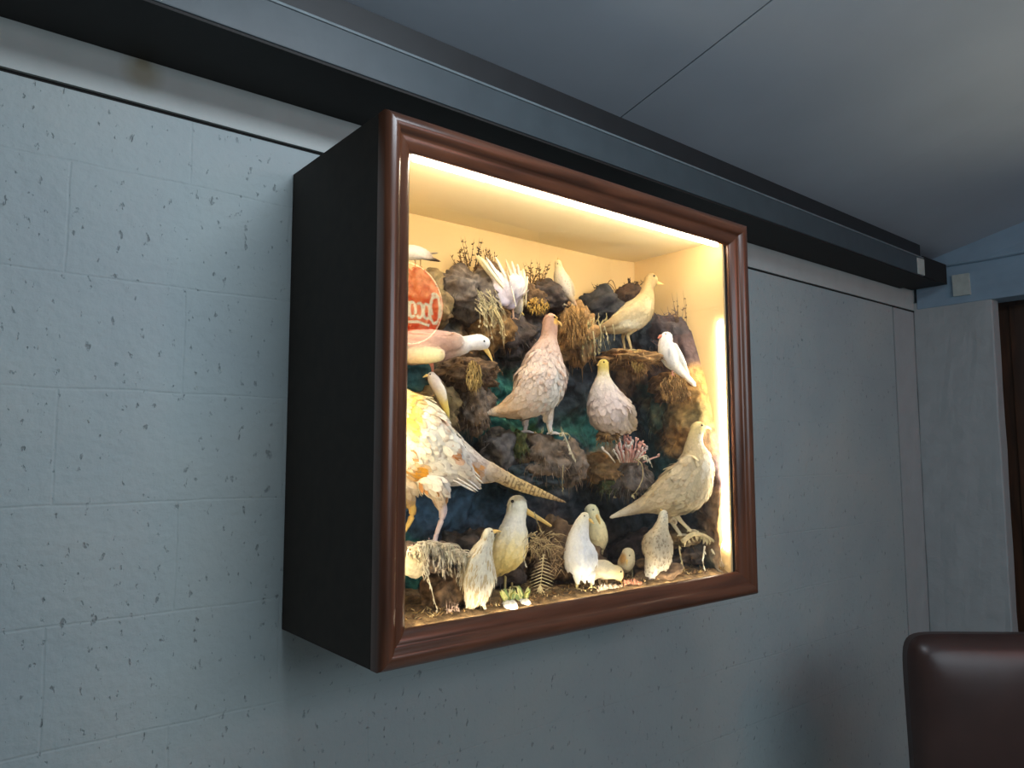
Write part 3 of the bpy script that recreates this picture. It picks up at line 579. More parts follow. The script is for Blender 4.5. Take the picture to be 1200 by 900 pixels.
bird('plover', 'tan plover with a pale belly standing on a ledge at the upper right', aty(738, 411, -.235),
  [dict(p=[(763, 328, 8), (759, 338, 7), (757, 349, 10.5), (751, 362, 16), (741, 371, 17), (728, 378, 13.5), (715, 383, 8.5), (700, 386, 3.5)], c=[(178, 152, 104), (184, 158, 110), (180, 154, 108), (192, 170, 126), (216, 200, 160), (208, 192, 150), (170, 144, 100), (146, 120, 84)]),
   dict(p=[(752, 356, 7, 10), (738, 366, 9, 13), (720, 376, 6.5, 10), (702, 384, 2, 5)], c=[(150, 120, 76), (184, 160, 112), (166, 138, 94), (140, 114, 78)], f=.5)],
  legs=[([(741, 385), (735, 393), (737, 402), (739, 411)], (5, 2.4, 1.5, 1.3), (206, 186, 134), 2), ([(737, 384), (733, 393), (734, 402), (735, 410)], (4.5, 2.2, 1.4, 1.2), (196, 176, 126), -6)],
  beak=[(769, 331, 2.4), (773, 332, 1.6), (777, 333, .5)], eye=(763, 325, 1.3, 7), spots=[(742, 379, (16, 5), (238, 228, 196)), (760, 356, (5, 8), (214, 194, 150))], feathers=520, fl=8, fw=2.2, toe=7)
bird('grouse', 'large pinkish grouse standing side-on in the centre with its tail low on the left', aty(632, 510, -.245),
  [dict(p=[(645, 376, 9), (644, 386, 9.3), (643, 396, 10), (641, 408, 15.5), (638, 423, 23), (636, 440, 29.5), (628, 457, 30), (614, 471, 21), (598, 478, 13), (584, 482, 7), (568, 484, 2)],
        c=[(196, 156, 134), (188, 150, 132), (196, 160, 138), (208, 176, 158), (216, 192, 180), (226, 208, 196), (230, 214, 196), (224, 188, 146), (222, 182, 138), (226, 198, 160), (230, 214, 196)]),
   dict(p=[(626, 422, 12, 15), (622, 442, 17, 20), (612, 462, 15, 17), (598, 476, 9, 11), (584, 482, 3, 7)], c=[(214, 182, 160), (230, 208, 192), (228, 202, 176), (224, 186, 142), (222, 184, 140)], f=.5),
   dict(p=[(640, 478, 10), (643, 490, 5.5), (644, 498, 3.4)], c=[(232, 220, 196), (226, 216, 210), (222, 214, 210)]), dict(p=[(622, 478, 9, -10), (620, 489, 5, -12), (620, 497, 3.2, -12)], c=[(222, 206, 180), (214, 204, 200), (214, 206, 200)])],
  legs=[([(643, 492), (644, 501), (646, 508)], (4.2, 3, 2.6), (228, 218, 210)), ([(620, 492), (620, 500), (619, 506)], (4, 2.6, 2.4), (214, 206, 204), -12)], beak=[(652, 377, 2.4), (656, 379, 1.6), (658, 382, .6)], eye=(647, 373, 1.2, 8),
  spots=[(652, 374, (3, 7), (224, 176, 84)), (655, 455, (7, 24), (236, 228, 214)), (648, 470, (12, 9), (232, 226, 214))], feathers=1300, fl=10, fw=2.8, tipdark=.12, tcol=(196, 150, 120), toe=10)
bird('partridge', 'plump pinkish-white partridge with a yellow head seen from behind, right of the large grouse', aty(712, 511, -.255),
  [dict(p=[(707, 427, 6.5), (707, 438, 7), (707, 447, 11), (708, 458, 17), (710, 470, 22), (714, 482, 25), (720, 492, 20.5), (731, 499, 10), (743, 502, 3)], c=[(220, 196, 104), (222, 200, 120), (232, 222, 200), (226, 214, 206), (224, 210, 208), (222, 204, 196), (214, 190, 150), (190, 160, 120)]),
   dict(p=[(722, 462, 3, 11), (731, 477, 5.5, 11), (737, 489, 4.5, 8), (742, 499, 2, 5)], c=[(226, 204, 160), (224, 190, 118), (214, 176, 104), (186, 150, 100)], f=.5),
   dict(p=[(698, 464, 3, 11), (697, 478, 5, 12), (704, 492, 4, 10)], c=(228, 214, 212), f=.5)],
  legs=[([(706, 500), (706, 506), (706, 512)], (3, 2, 1.6), (190, 160, 120)), ([(719, 500), (719, 506), (719, 512)], (3, 2, 1.6), (190, 160, 120))], beak=[(703, 426, 2), (700, 428, .7)], eye=(705, 425, 1, 6), feathers=800, fl=9, fw=2.6, toe=6)
bird('white_finch', 'slim white finch with a pink beak and long tail at the right', aty(790, 438, -.30),
  [dict(p=[(781, 396, 7.4), (780, 403, 8.6), (782, 413, 10.4), (787, 423, 9.6), (794, 431, 6.4), (804, 441, 4), (813, 450, 2.9), (820, 457, 1.3)], c=[(246, 242, 238), (244, 242, 238), (240, 238, 232), (238, 236, 230), (236, 232, 224), (238, 232, 222), (240, 236, 226), (238, 232, 220)]),
   dict(p=[(787, 406, 4, 6), (794, 420, 4, 7), (801, 432, 2.6, 5), (806, 440, 1.2, 3)], c=[(226, 224, 216), (236, 234, 228), (214, 206, 190), (196, 184, 160)], f=.5)],
  legs=[([(788, 431), (788, 435), (788, 440)], (1.6, 1, .9), (220, 160, 140))], beak=[(774, 394, 2.3), (771.5, 396, 1)], eye=(777, 392, .9, 6), beakmat='beakpink', spots=[(784, 414, (1.6, 6), (190, 192, 190)), (796, 424, (1.6, 7), (196, 194, 186))], feathers=200, fl=8, fw=1.8, toe=4)
bird('ptarmigan', 'large pale tan ptarmigan with a yellow beak standing at the right, tail pointing left', aty(806, 632, -.335),
  [dict(p=[(818, 502, 8.4), (815, 512, 8.6), (814, 522, 11), (815, 534, 17), (814, 550, 23.5), (805, 567, 29), (790, 578, 26.5), (773, 585, 18.5), (757, 591, 10.5), (738, 598, 6), (716, 606, 1.8)],
        c=[(232, 212, 150), (228, 208, 156), (222, 202, 158), (218, 200, 160), (216, 198, 158), (214, 196, 156), (216, 198, 156), (210, 190, 150), (196, 174, 136), (206, 190, 160), (226, 214, 190)]),
   dict(p=[(800, 545, 13, 16), (788, 563, 15, 18), (772, 578, 10, 13), (755, 590, 4, 7)], c=[(214, 194, 158), (226, 208, 176), (222, 202, 168), (196, 174, 138)], f=.5),
   dict(p=[(782, 592, 9), (788, 603, 5), (791, 609, 3)], c=[(216, 198, 158), (220, 206, 180), (216, 200, 170)])],
  legs=[([(789, 602), (798, 612), (808, 622)], (4, 2.2, 1.8), (214, 200, 164), 3), ([(782, 598), (790, 612), (801, 628)], (4, 2.6, 2), (214, 204, 176), -6)], beak=[(825, 501, 3), (829, 501, 2.2), (833, 503, .8)], eye=(819, 499, 1.4, 7),
  spots=[(831, 535, (7, 22), (244, 236, 214)), (822, 514, (4, 9), (242, 232, 206))], feathers=1300, fl=10, fw=2.8, tipdark=.1, tcol=(180, 150, 110), toe=9, th=-24)
bird('woodcock', 'white woodcock with a long straight yellow bill, standing behind the streaked quail', gnd(590, 692, -.33),
  [dict(p=[(606, 592, 12), (605, 602, 12), (603, 612, 13.5), (601, 625, 18), (598, 640, 20.5), (592, 653, 18.5), (585, 664, 12), (578, 674, 5)], c=[(248, 246, 226), (246, 244, 226), (246, 242, 230), (246, 242, 226), (244, 226, 160), (238, 212, 130), (220, 190, 120), (200, 170, 110)]),
   dict(p=[(590, 622, 6, 12), (584, 640, 8, 13), (580, 658, 6, 10), (576, 670, 3, 6)], c=[(214, 196, 160), (206, 186, 150), (190, 170, 130), (170, 150, 110)], f=.5)],
  legs=[([(592, 668), (592, 680), (592, 692)], (2.6, 1.5, 1.3), (200, 180, 120)), ([(600, 662), (601, 676), (602, 690)], (2.6, 1.5, 1.3), (200, 180, 120), -8)], beak=[(615, 598, 4), (622, 602, 3.1), (634, 609, 2.4), (645, 616, 1.6)], eye=(598.5, 587, 2, 9), feathers=520, fl=8, fw=2.2, toe=8, th=-26)
bird('quail', 'cream quail with brown-streaked back, front left of the woodcock', gnd(566, 719),
  [dict(p=[(573, 626, 7.6), (571, 634, 8.4), (567, 644, 12), (563, 658, 17.5), (561, 674, 21), (559, 689, 18.5), (554, 702, 10.5), (549, 715, 3.6)], c=[(240, 232, 204), (240, 232, 206), (238, 230, 206), (240, 234, 212), (240, 234, 212), (238, 230, 206), (236, 224, 194), (240, 230, 200)]),
   dict(p=[(556, 655, 8, 12), (550, 675, 9, 14), (549, 695, 7, 11), (549, 712, 3, 6)], c=[(206, 188, 152), (214, 198, 162), (220, 204, 168), (226, 212, 176)], f=.5)],
  legs=[([(563, 702), (568, 712), (570, 720)], (4.4, 2, 1.4), (238, 226, 190)), ([(553, 708), (554, 714), (555, 720)], (3, 1.6, 1.2), (230, 214, 176))], beak=[(579, 623, 2.6), (583, 622.5, 1.7), (587, 623, .6)], eye=(575, 622, 1, 7), feathers=800, fl=14, fw=1.5, tipdark=.2, tcol=(160, 132, 94), speck=(.28, (204, 182, 138)), toe=7, th=-26)
bird('white_sandpiper', 'bright white bird with its head tucked, front and centre on the case floor', gnd(684, 690),
  [dict(p=[(685, 606, 6), (683, 611, 8), (680, 621, 10.5), (678, 634, 14), (680, 650, 19.5), (682, 664, 18), (684, 673, 8)], c=[(244, 236, 200), (244, 238, 214), (250, 246, 236), (254, 252, 246), (255, 254, 250), (255, 254, 250), (250, 246, 220)]),
   dict(p=[(675, 674, 5, 3), (676, 682, 3, 3)], c=(250, 246, 210)), dict(p=[(692, 672, 5, 3), (693, 681, 3, 3)], c=(250, 246, 210))],
  legs=[([(676, 680), (676, 686), (676, 691)], (2.4, 1.6, 1.2), (240, 222, 160)), ([(693, 679), (693, 684), (693, 689)], (2.4, 1.6, 1.2), (240, 222, 160))], beak=[(690, 609, 2.2, 4), (694, 613, .7, 5)], eye=(683, 604, .9, 6), feathers=250, fl=8, fw=2, toe=6, th=-26)
bird('cream_sandpiper', 'cream bird with downturned bill peering over the bright white bird', gnd(706, 672, -.345),
  [dict(p=[(693, 599, 8.4), (696, 608, 8.2), (699, 618, 11), (700, 630, 12.6), (701, 641, 9.5), (703, 648, 4)], c=[(246, 240, 196), (244, 236, 188), (244, 232, 184), (240, 224, 170), (232, 212, 160), (214, 190, 140)])],
  legs=[([(704, 645), (705, 652), (706, 660)], (2, 1.1, .9), (200, 176, 130)), ([(698, 645), (698, 652), (698, 660)], (2, 1.1, .9), (200, 176, 130))], beak=[(696, 604, 2.4, 7), (698, 609, 1.6, 9), (699, 615, .7, 9)], eye=(692, 597, 1.1, 7), feathers=250, fl=7, fw=2, toe=6)
bird('bowing_chick', 'pale downy chick bowing its head to peck the ground', gnd(708, 690, -.36),
  [dict(p=[(694, 674, 7), (700, 668, 11), (709, 668, 11.5), (717, 670, 8.5), (723, 671, 8), (725, 675, 6)], c=[(226, 212, 190), (234, 220, 190), (232, 216, 178), (230, 212, 164), (230, 206, 150), (214, 176, 126)])],
  legs=[([(702, 676), (703, 683), (704, 689)], (2, 1.2, 1), (226, 196, 150)), ([(710, 676), (711, 683), (712, 688)], (2, 1.2, 1), (226, 196, 150))], beak=[(726, 678, 2), (729, 684, .7)], eye=(724.5, 669, 1, 7), feathers=260, fl=4, fw=1, toe=5)
bird('standing_chick', 'round downy chick with a brown patch standing behind the bowing chick', gnd(736, 678, -.3),
  [dict(p=[(736, 650, 8.2), (735, 656, 9.4), (733, 661, 9.8)], c=[(222, 208, 172), (218, 202, 164), (206, 190, 150)])],
  legs=[([(731, 667), (731, 673), (731, 678)], (1.6, 1, .8), (200, 180, 130)), ([(740, 666), (741, 672), (741, 677)], (1.6, 1, .8), (200, 180, 130))], beak=[(731, 656, 1.6, 8), (730.5, 661, .6, 9)], eye=(734, 650, .9, 8), spots=[(730, 655, (4.5, 7.5), (184, 140, 80))], feathers=220, fl=4, fw=1, toe=4)
bird('speckled_quail', 'brown-speckled quail seen from behind below the ptarmigan', gnd(776, 683),
  [dict(p=[(778, 603, 5.6), (777, 611, 7), (775, 620, 10), (773, 632, 18), (772, 644, 19.5), (770, 655, 15.5), (765, 667, 10), (761, 677, 6.5)], c=[(244, 236, 212), (240, 230, 200), (226, 210, 176), (214, 198, 164), (222, 208, 178), (232, 222, 198), (246, 240, 224), (250, 246, 234)]),
   dict(p=[(783, 655, 6, 3), (780, 664, 4, 3)], c=(238, 224, 190))],
  legs=[([(779, 662), (779, 672), (780, 683)], (3, 1.4, 1.2), (214, 164, 70)), ([(768, 668), (769, 676), (770, 684)], (2.4, 1.3, 1), (190, 146, 70), -8)], beak=[(776, 599, 1.6), (774, 597, .6)], eye=(780, 601, .9, 5), feathers=750, fl=8, fw=2, tipdark=.45, tcol=(122, 96, 66), toe=6, th=-26)
# ------------------------------------------------------------------ dried plants
def vary(c, r, a, b): q = r.uniform(a, b); return [min(.85, v*q) for v in c]
def plane_pt(x, y, Y): return aty(x, y, Y)
def sprig(g, x, y, Y, n, spread, h, col, rnd, leafy=0, lean=0, thick=.7):
    """upright twiggy sprig of n stems from pixel x,y"""
    b = plane_pt(x, y, Y); k = (b-CAM).dot(FWD)/F
    for i in range(n):
        a = rnd.uniform(-spread, spread)+lean; hh = h*rnd.uniform(.5, 1.05); sx = rnd.uniform(-.25, .25)*h
        pts = []
        for t in range(6): u = t/5; pts.append(b+RT*((sx+math.sin(a)*hh*u+math.sin(u*5+i)*.6)*k)+V((0, 0, 1))*(math.cos(a)*hh*u*k)-FWD*(rnd.uniform(-.3, .3)*k*u))
        sh = rnd.uniform(.7, 1.3); c = [min(.8, v*sh) for v in col]; g.tube(pts, thick*k, c, 4)
        for t in range(leafy):
            u = rnd.uniform(.25, 1); q = pts[int(u*4.99)]; d_ = V((rnd.uniform(-1, 1), rnd.uniform(-1, 1), rnd.uniform(.1, 1))); g.leaf(q, d_, rnd.uniform(1.5, 4.5)*k, .55*k, c)
def droop(g, pts, Y, rad, col, rnd, n=14, ll=10, dn=1.0, dy=0):
    """arched stem (pixel points) with hanging leaflets"""
    W_ = [aty(x, y, Y+dy*i/(len(pts)-1)) for i, (x, y) in enumerate(pts)]; k = (W_[0]-CAM).dot(FWD)/F
    sm_ = [V(q) for q in catmull([tuple(q) for q in W_], 6)]; g.tube(sm_, rad*k, col, 5)
    for i in range(n):
        q = sm_[rnd.randrange(len(sm_))]; d_ = V((rnd.uniform(-.5, .5), rnd.uniform(-.4, .3), -dn+rnd.uniform(-.3, .3))); sh = rnd.uniform(.75, 1.15)
        g.leaf(q, d_, ll*k*rnd.uniform(.5, 1.1), 1.0*k, [min(.85, c*sh) for c in col])
def plant(name, label, cat, fn, group=None):
    g = Geo(); fn(g, random.Random(len(label)*7+3)); g.v = [behind(q) for q in g.v]; o = g.build(name, M['dry'], None, min(g.v, key=lambda q: q.z)); tag(o, label, cat, group); return o
TW = lin((110, 84, 50)); DK = lin((66, 50, 36)); ST = lin((214, 196, 146)); PL = lin((236, 226, 196)); HE = lin((120, 98, 92))
plant('heather_sprig', 'dark dried heather sprig on the rock left of the fluffy white bird', 'dried plant', lambda g, r: (sprig(g, 545, 318, -.12, 9, .35, 34, TW, r, 16, -.15), sprig(g, 554, 312, -.12, 8, .3, 38, DK, r, 16, .05)))
plant('heather_sprig', 'thin dried heather sprig beside the raised tail of the fluffy white bird', 'dried plant', lambda g, r: (sprig(g, 574, 312, -.11, 12, .5, 22, TW, r, 8, .1),))
plant('heather_sprig', 'dried heather sprig on the rock left of the small songbird', 'dried plant', lambda g, r: sprig(g, 628, 334, -.12, 13, .6, 32, TW, r, 14, 0))
plant('heather_sprig', 'short dark heather sprig on the rock left of the plover', 'dried plant', lambda g, r: sprig(g, 741, 342, -.13, 14, .6, 18, DK, r, 14, 0))
plant('heather_sprig', 'tiny dark heather sprig at the left end of the curled stem', 'dried plant', lambda g, r: sprig(g, 702, 348, -.11, 8, .5, 20, DK, r, 10, -.2))
plant('heather_sprig', 'tall bushy heather sprig behind the slim white finch', 'dried plant', lambda g, r: (sprig(g, 797, 402, -.26, 30, .6, 46, HE, r, 22, .05), sprig(g, 806, 396, -.28, 7, .15, 60, lin((130, 104, 76)), r, 14, .02), sprig(g, 790, 415, -.26, 30, 1.0, 32, HE, r, 20, 0)))
def loops(g, r):
    for x0, x1, y, h in ((700, 724, 346, 14), (708, 724, 346, 18)):
        P_ = [aty(x0+(x1-x0)*t/8, y-h*math.sin(math.pi*t/8), -.11) for t in range(9)]; g.tube(P_, .0012, TW, 4, tip=False)
plant('curled_stem', 'thin dried stem curled in loops above the rock left of the plover', 'dried plant', loops)
def grass1(g, r):
    for i in range(40):
        x0 = r.uniform(556, 580); y0 = r.uniform(338, 362); x1 = x0+r.uniform(2, 20); y1 = y0+r.uniform(20, 48); c = vary(lin((206, 192, 150)), r, .6, 1.1)
        droop(g, [(x0, y0), ((x0+x1)/2+3, (y0+y1)/2-3), (x1, y1)], -.22, .5, c, r, 3, 5)
    for x0, y0, x1, y1 in ((578, 362, 591, 405), (580, 360, 589, 396), (582, 365, 592, 402), (575, 358, 574, 385), (613, 346, 608, 375)): droop(g, [(x0, y0), ((x0+x1)/2+3, (y0+y1)/2-4), (x1, y1)], -.23, .9, ST, r, 5, 5)
plant('dried_grass_tuft', 'pale dried grass hanging below the fluffy white bird', 'dried grass', grass1)
def grass2(g, r):
    for i in range(34):
        x0 = r.uniform(688, 712); y0 = r.uniform(366, 388); x1 = x0+r.uniform(-10, 8); y1 = y0+r.uniform(12, 36); c = vary(lin((190, 176, 124)), r, .6, 1.1)
        droop(g, [(x0, y0), ((x0+x1)/2-2, (y0+y1)/2-3), (x1, y1)], -.21, .5, c, r, 3, 6)
    for x0, y0, x1, y1 in ((695, 388, 697, 422), (708, 382, 713, 404), (718, 380, 720, 400), (703, 380, 704, 402)): droop(g, [(x0, y0), ((x0+x1)/2+1, (y0+y1)/2), (x1, y1)], -.25, .8, lin((206, 194, 150)), r, 4, 4)
plant('dried_grass_tuft', 'greenish dried grass hanging around the tail of the plover', 'dried grass', grass2)
def moss_s(cx, cy, w, h, Y, n, col):
    def f(g, r):
        for i in range(n):
            a_ = r.uniform(0, 6.28); q_ = math.sqrt(r.random()); x0 = cx+w*q_*math.cos(a_); y0 = cy-h*.1+h*.6*q_*math.sin(a_); L_ = h*r.uniform(.12, .42)+r.uniform(1, 4); c = vary(col, r, .55, 1.2); p0 = aty(x0, y0, Y+r.uniform(-.008, .008)); k = (p0-CAM).dot(FWD)/F
            g.tube([p0, p0+V((r.uniform(-2, 2)*k, 0, -L_*.5*k)), p0+V((r.uniform(-4, 4)*k, r.uniform(-3, 0)*k, -L_*k))], .9*k, c, 4)
    return f
plant('moss_tuft', 'yellow moss tuft on the rock right of the fluffy white bird', 'moss', moss_s(630, 358, 12, 14, -.17, 110, lin((206, 166, 84))))
plant('moss_tuft', 'yellow fibrous moss tuft at the front of the ledge under the plover', 'moss', moss_s(748, 422, 8, 18, -.262, 90, lin((214, 180, 104))))
plant('moss_tuft', 'straw coloured moss tuft hanging below the white neck of the pigeon', 'moss', moss_s(555, 440, 9, 26, -.245, 130, lin((214, 180, 110))))
plant('moss_tuft', 'brown hanging moss on the rock right of the head of the large grouse', 'moss', moss_s(675, 382, 13, 38, -.215, 230, lin((160, 122, 70))))
plant('moss_tuft', 'yellow brown moss on the rock above the slim white finch tail', 'moss', moss_s(790, 455, 17, 24, -.33, 260, lin((168, 130, 76))))
def coral(g, r):
    for i in range(44):
        x = r.gauss(736, 12); y = 531-abs(r.gauss(0, 7))+(x-736)*.12; p0 = aty(735+(x-735)*.5, 542, -.262); p1 = aty(x, y, -.275+r.uniform(-.01, .01)); k = (p1-CAM).dot(FWD)/F
        c = lin(r.choice(((232, 178, 160), (240, 214, 200), (222, 150, 130), (244, 232, 214))))
        g.tube([p0, p0.lerp(p1, .6)+V((0, -.002, .002)), p1], [.8*k, 1.1*k, 1.0*k], c, 5)
        for t in range(3): g.tube([p1, p1+V((r.uniform(-2.4, 2.4)*k, r.uniform(-2, 0)*k, r.uniform(0, 4.5)*k))], [1.5*k, 1.1*k], c, 5)
    droop(g, [(744, 538), (752, 544), (753, 560), (746, 575), (741, 580)], -.285, .8, ST, r, 10, 6)
    droop(g, [(748, 537), (758, 534), (764, 546)], -.285, .9, PL, r, 12, 7)
plant('coral_lichen', 'pink and white branching lichen on the dark rock below the partridge', 'lichen', coral)
def lich(g, r):
    droop(g, [(659, 507), (664, 516), (669, 528), (675, 540)], -.275, 1.6, PL, r, 34, 6); droop(g, [(655, 508), (665, 508), (672, 516)], -.27, .9, ST, r, 10, 5); droop(g, [(660, 545), (659, 566), (660, 580)], -.27, .5, ST, r, 2, 4)
    for i in range(12): sprig(g, r.uniform(625, 662), 508, -.265, 1, .6, r.uniform(5, 13), ST, r, 0, 0, .5)
plant('white_lichen', 'white lichen hanging from the round rock under the large grouse', 'lichen', lich)
def pampas(g, r):
    for i in range(110):
        x0 = 476+r.uniform(0, 62); y0 = 638+((x0-502)/40)**2*16+r.uniform(-4, 5); x1 = x0+r.uniform(4, 26); y1 = y0+r.uniform(4, 36)
        c = vary(lin((232, 218, 188)), r, .65, 1.1); droop(g, [(x0, y0), ((x0+x1)/2+4, y0-2+(y1-y0)*.2), (min(x1, 545), y1)], -.37+r.uniform(-.02, .02), .8, c, r, 9, 10)
    droop(g, [(485, 650), (500, 672), (508, 700), (516, 728)], -.365, 1.0, PL, r, 26, 8); droop(g, [(520, 640), (538, 652), (545, 672)], -.35, .9, PL, r, 18, 9)
    for i in range(46): xx = r.uniform(484, 540); sprig(g, xx, 642+((xx-502)/40)**2*16, -.36, 1, 1.0, r.uniform(5, 13), lin(r.choice(((216, 180, 170), (232, 216, 190)))), r, 4, 0, .5)
plant('pampas_plume', 'pale feathery dried plume over the rock under the pheasant feet', 'dried plant', pampas)
c0 = aty(486, 662, -.35); g = Geo(); kk0 = (c0-CAM).dot(FWD)/F; g.lump(c0, 16*kk0, 10*kk0, 15*kk0, (lin((226, 214, 180)), lin((206, 192, 160))), 4, .15, 3)
tag(g.build('fungus', M['dry'], None, c0), 'rounded cream fungus at the lower left under the feathery plume', 'fungus')
def fern(cx, y0, y1, w, Y, lean):
    def f(g, r):
        a, b_ = aty(cx, y0, Y), aty(cx+lean, y1, Y); k = (a-CAM).dot(FWD)/F; g.tube([a, b_], .9*k, ST, 5)
        for t in range(12):
            u = t/11; q = a.lerp(b_, u); ww = w*math.sin(math.pi*(.15+.8*(1-u)))*k
            for s in (-1, 1):
                e = q+RT*(s*ww)+V((0, 0, -ww*.4)); g.tube([q, q.lerp(e, .5)+V((0, -.002, .0006)), e], .6*k, vary(lin((220, 200, 156)), r, .8, 1.1), 4)
        for s in (-2, -1, 0, 1, 2): e = b_+RT*(s*3.4*k)+V((0, 0, -(14-abs(s)*3)*k)); g.tube([b_+V((0, 0, 6*k)), e], 1.0*k, ST, 4)
    return f
plant('fern_frond', 'small upright-hanging dried fern frond in front of the brown moss rock', 'dried fern', fern(637, 650, 692, 15, -.36, -4))
def teasel(g, r):
    for i in range(80):
        x0, y0 = r.uniform(618, 650), r.uniform(622, 645); an = r.uniform(-1.2, 1.4); L_ = r.uniform(10, 24); c = vary(lin((206, 182, 136)), r, .6, 1.1)
        p0 = aty(x0, y0, -.315); k = (p0-CAM).dot(FWD)/F; e = p0+RT*(math.sin(an)*L_*k)-V((0, 0, math.cos(an)*L_*.9*k)); g.tube([p0, p0.lerp(e, .5)+V((0, 0, 2*k)), e], .6*k, c, 4)
    for i in range(26):
        p0 = aty(r.uniform(650, 662), r.uniform(640, 672), -.33); k = (p0-CAM).dot(FWD)/F; an = r.uniform(0, 6.28); g.tube([p0, p0+RT*(math.cos(an)*12*k)+V((0, 0, math.sin(an)*12*k))], .6*k, vary(lin((190, 160, 120)), r, .6, 1), 4)
    droop(g, [(626, 600), (630, 612), (636, 626)], -.3, .8, lin((200, 180, 130)), r, 4, 4); droop(g, [(618, 622), (614, 648), (616, 662)], -.32, .7, PL, r, 6, 5)
plant('teasel_tuft', 'spiky tan dried tuft below the long bill of the woodcock', 'dried plant', teasel)
def branch(g, r):
    droop(g, [(800, 634), (812, 626), (826, 628), (838, 636), (847, 650), (846, 662)], -.375, 3.2, lin((214, 196, 150)), r, 60, 11); droop(g, [(826, 640), (824, 655), (825, 668)], -.38, 1.3, PL, r, 12, 9)
    droop(g, [(834, 644), (842, 656), (846, 664)], -.38, 1.4, PL, r, 8, 7); droop(g, [(796, 640), (798, 655), (801, 664)], -.37, .8, ST, r, 12, 6)
plant('drooping_branch', 'pale arching dried branch under the feet of the ptarmigan', 'dried plant', branch)
def edge(g, r):
    for x0, y0, x1, y1 in ((852, 622, 856, 660), (858, 615, 860, 658), (850, 632, 847, 655), (859, 630, 858, 660), (846, 655, 858, 668)): droop(g, [(x0, y0), ((x0+x1)/2-3, (y0+y1)/2), (x1, y1)], -.392, 1.1, lin((222, 200, 170)), r, 8, 6)
plant('dried_leaf_spray', 'pale dried leaves in the bottom right corner of the case', 'dried plant', edge)
def blossom(cx, cy, r0_, Y, lab):
    c = aty(cx, cy, Y); k = (c-CAM).dot(FWD)/F; root = empty('blossom', c-V((0, 0, r0_*k)), lab, 'flower', 'white blossoms on the case floor'); g = Geo()
    for i in range(7):
        a = 2*math.pi*i/7; q = c+V((math.cos(a)*.35*r0_*k, math.sin(a)*.35*r0_*k, 0)); g.lump(q, .72*r0_*k, .72*r0_*k, .8*r0_*k, lin((252, 248, 232)), 3, .06, i)
    g.build('petals', M['dry'], root); g = Geo(); g.lump(c-V((0, 0, .3*r0_*k)), r0_*k*1.02, r0_*k*1.0, r0_*k*.6, lin((226, 196, 96)), 3, .1, 2); g.build('sepals', M['dry'], root); g = Geo()
    g.tube([c+V((0, 0, r0_*.5*k)), c+V((3*k, 0, r0_*1.5*k)), c+V((8*k, 0, r0_*1.7*k))], 1.3*k, lin((170, 170, 90)), 6, tip=False)
    for i in range(7): g.leaf(c+V((0, .003, r0_*.2*k)), V((random.uniform(-1, 1), .2, random.uniform(.8, 1.6))), 21*k, 3.2*k, lin(random.choice(((176, 178, 96), (120, 140, 84), (206, 200, 130)))), V((0, -1, .1)))
    g.build('leaves', M['dry'], root)
blossom(597, 711, 9.5, -.384, 'larger white blossom with green leaves, left of the pair on the case floor')
blossom(614, 708, 8, -.38, 'smaller white blossom, right of the pair on the case floor')
def pinkmoss(cx, cy, w, col, n=90):
    def f(g, r):
        for i in range(n):
            p0 = aty(cx+r.uniform(-w, w), cy+r.uniform(-3, 4)-(.0), -.385); k = (p0-CAM).dot(FWD)/F; c = vary(lin(col), r, .6, 1.2)
            g.tube([p0, p0+V((r.uniform(-3, 3)*k, r.uniform(-2, 2)*k, r.uniform(2, 6)*k))], [1.5*k, .9*k], c, 5)
    return f
plant('pink_moss', 'reddish pink moss clump on the floor right of the bowing chick', 'moss', pinkmoss(742, 687, 10, (206, 140, 110)))
plant('pale_moss', 'pale pinkish moss clump on the floor below the bowing chick', 'moss', pinkmoss(718, 692, 16, (226, 204, 176), 110))
def debris(g, r):
    for i in range(700):
        x = r.uniform(.06, 1.11); y = r.uniform(-.398, -.30); p0 = V((x, y, IZ+.014)); c = lin(r.choice(((190, 160, 100), (120, 90, 60), (214, 190, 140), (150, 110, 60), (80, 60, 44)))); a = r.uniform(0, 6.28); l_ = r.uniform(.004, .014)
        g.tube([p0, p0+V((math.cos(a)*l_, math.sin(a)*l_*.5, r.uniform(.001, .009)))], r.uniform(.0006, .0016), c, 4)
o = plant('ground_litter', 'dry straw and bark litter scattered on the floor of the case', 'litter', debris); o['kind'] = 'stuff'
def litter2(x, y, Y, lab):
    plant('dried_flower_head', lab, 'dried flower', lambda g, r: [sprig(g, x+r.uniform(-8, 8), y, Y, 1, .5, r.uniform(8, 22), lin((206, 176, 156)), r, 6, 0, .6) for i in range(14)])
litter2(530, 722, -.38, 'small pinkish dried flower heads in the lower left corner by the quail')
# ------------------------------------------------------------------ round lit sign on the opposite wall (seen only in the glass)
vs_ = ray(454, 362)*5.5+CAM; sc_ = V((vs_.x, 2*GY-vs_.y, vs_.z)); sc_.y = max(sc_.y, FY+.06)
sign = empty('wall_sign', sc_, 'round red backlit sign with cream script lettering on the opposite wall', 'sign')
def disc(name, c, r, t, mat, n=64, r_in=0):
    v = []; f = []
    for y in (0, t):
        for i in range(n): a = 2*math.pi*i/n; v.append(c+V((math.cos(a)*r, y, math.sin(a)*r)))
    f = [tuple(range(n)), tuple(range(n, 2*n))[::-1]]+[(i, i+n, (i+1) % n+n, (i+1) % n) for i in range(n)]
    return mesh_obj(name, v, f, mat, sign, sc_)
SR_ = .30
disc('casing', sc_+V((0, -.05, 0)), SR_+.015, .05, M['steeldark']); disc('face', sc_, SR_, .008, M['signred'])
g = Geo(); bm = None
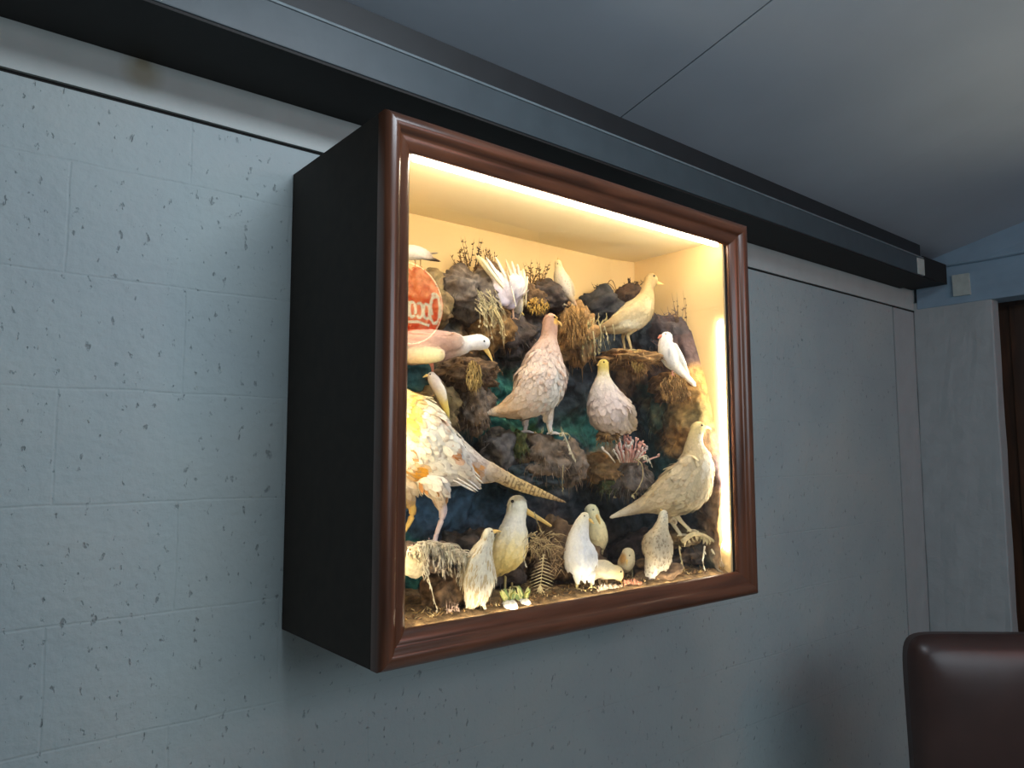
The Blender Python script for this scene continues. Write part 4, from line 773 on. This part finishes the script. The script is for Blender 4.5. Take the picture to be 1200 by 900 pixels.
cv = [sc_+V((math.cos(2*math.pi*i/64)*SR_*.97, .01, math.sin(2*math.pi*i/64)*SR_*.97)) for i in range(65)]; g.tube(cv, .004, (.8, .7, .5), 4, tip=False); mesh_obj('border', g.v, g.f, M['signcream'], sign, sc_)
# script lettering as swept strokes; u runs with the reading direction (towards -x)
def arc(cx, cz, rx, rz, a0, a1, n=14): return [(cx+rx*math.cos(math.radians(a0+(a1-a0)*i/n)), cz+rz*math.sin(math.radians(a0+(a1-a0)*i/n))) for i in range(n+1)]
LET = [arc(-.215, 0, .045, .085, 60, 330), arc(-.208, .01, .024, .055, 120, -60), arc(-.15, -.022, .026, .042, 0, 360), arc(-.092, -.022, .026, .042, 50, 320), arc(-.035, -.022, .026, .042, 0, 360), [(-.01, .02), (-.008, -.06), (.006, -.064)], [(.012, -.015), (.034, -.01)],
       arc(.085, 0, .042, .08, 60, 330), arc(.145, -.022, .025, .042, 0, 360), [(.178, .09), (.176, -.04), (.188, -.062)], arc(.222, -.022, .024, .042, 0, 360), [(.245, .02), (.247, -.06), (.262, -.05)], [(-.17, -.1), (-.08, -.085), (.05, -.098), (.16, -.085)]]
g = Geo()
for st in LET: g.tube([sc_+V((-u*1.04, .013, w_*1.3-.015)) for u, w_ in st], .0105, (.8, .7, .5), 6, tip=False)
mesh_obj('lettering', g.v, g.f, M['signcream'], sign, sc_)
# ------------------------------------------------------------------ light
def area(name, loc, to, sx, sy, col, pw):
    l = bpy.data.lights.new(name, 'AREA'); l.shape = 'RECTANGLE'; l.size = sx; l.size_y = sy; l.color = col; l.energy = pw
    o = bpy.data.objects.new(name, l); COL.objects.link(o); o.location = loc; o.rotation_euler = (V(to)-V(loc)).to_track_quat('-Z', 'Y').to_euler(); return o
area('window_daylight', (.65, FY+.1, .45), (.8, 0, -.25), 2.3, 1.1, (.76, .89, 1), 34)
area('rooflight', (.2, -1.35, 1.06), (.35, 0, -.5), .8, .25, (.80, .9, 1), 16.5)
sp = bpy.data.lights.new('uplight', 'SPOT'); sp.energy = 34; sp.spot_size = math.radians(72); sp.spot_blend = 1; sp.color = (1, .86, .62); sp.shadow_soft_size = .08
so = bpy.data.objects.new('uplight', sp); COL.objects.link(so); so.location = (2.2, -1.9, -.5); so.rotation_euler = (V((2.0, -1.45, 1.1))-V(so.location)).to_track_quat('-Z', 'Y').to_euler()
w = bpy.data.worlds.new('w'); SC.world = w; w.use_nodes = True; w.node_tree.nodes['Background'].inputs[0].default_value = (.5, .65, .8, 1); w.node_tree.nodes['Background'].inputs[1].default_value = .2
SC.view_settings.view_transform = 'Standard'; SC.view_settings.look = 'None'; SC.view_settings.exposure = 0; SC.view_settings.gamma = 1
try: SC.view_settings.use_curve_mapping = False
except Exception: pass
print('slope', SL, 'seam', seam, 'sign', sc_, 'polys', sum(len(o.data.polygons) for o in bpy.data.objects if o.type == 'MESH'))
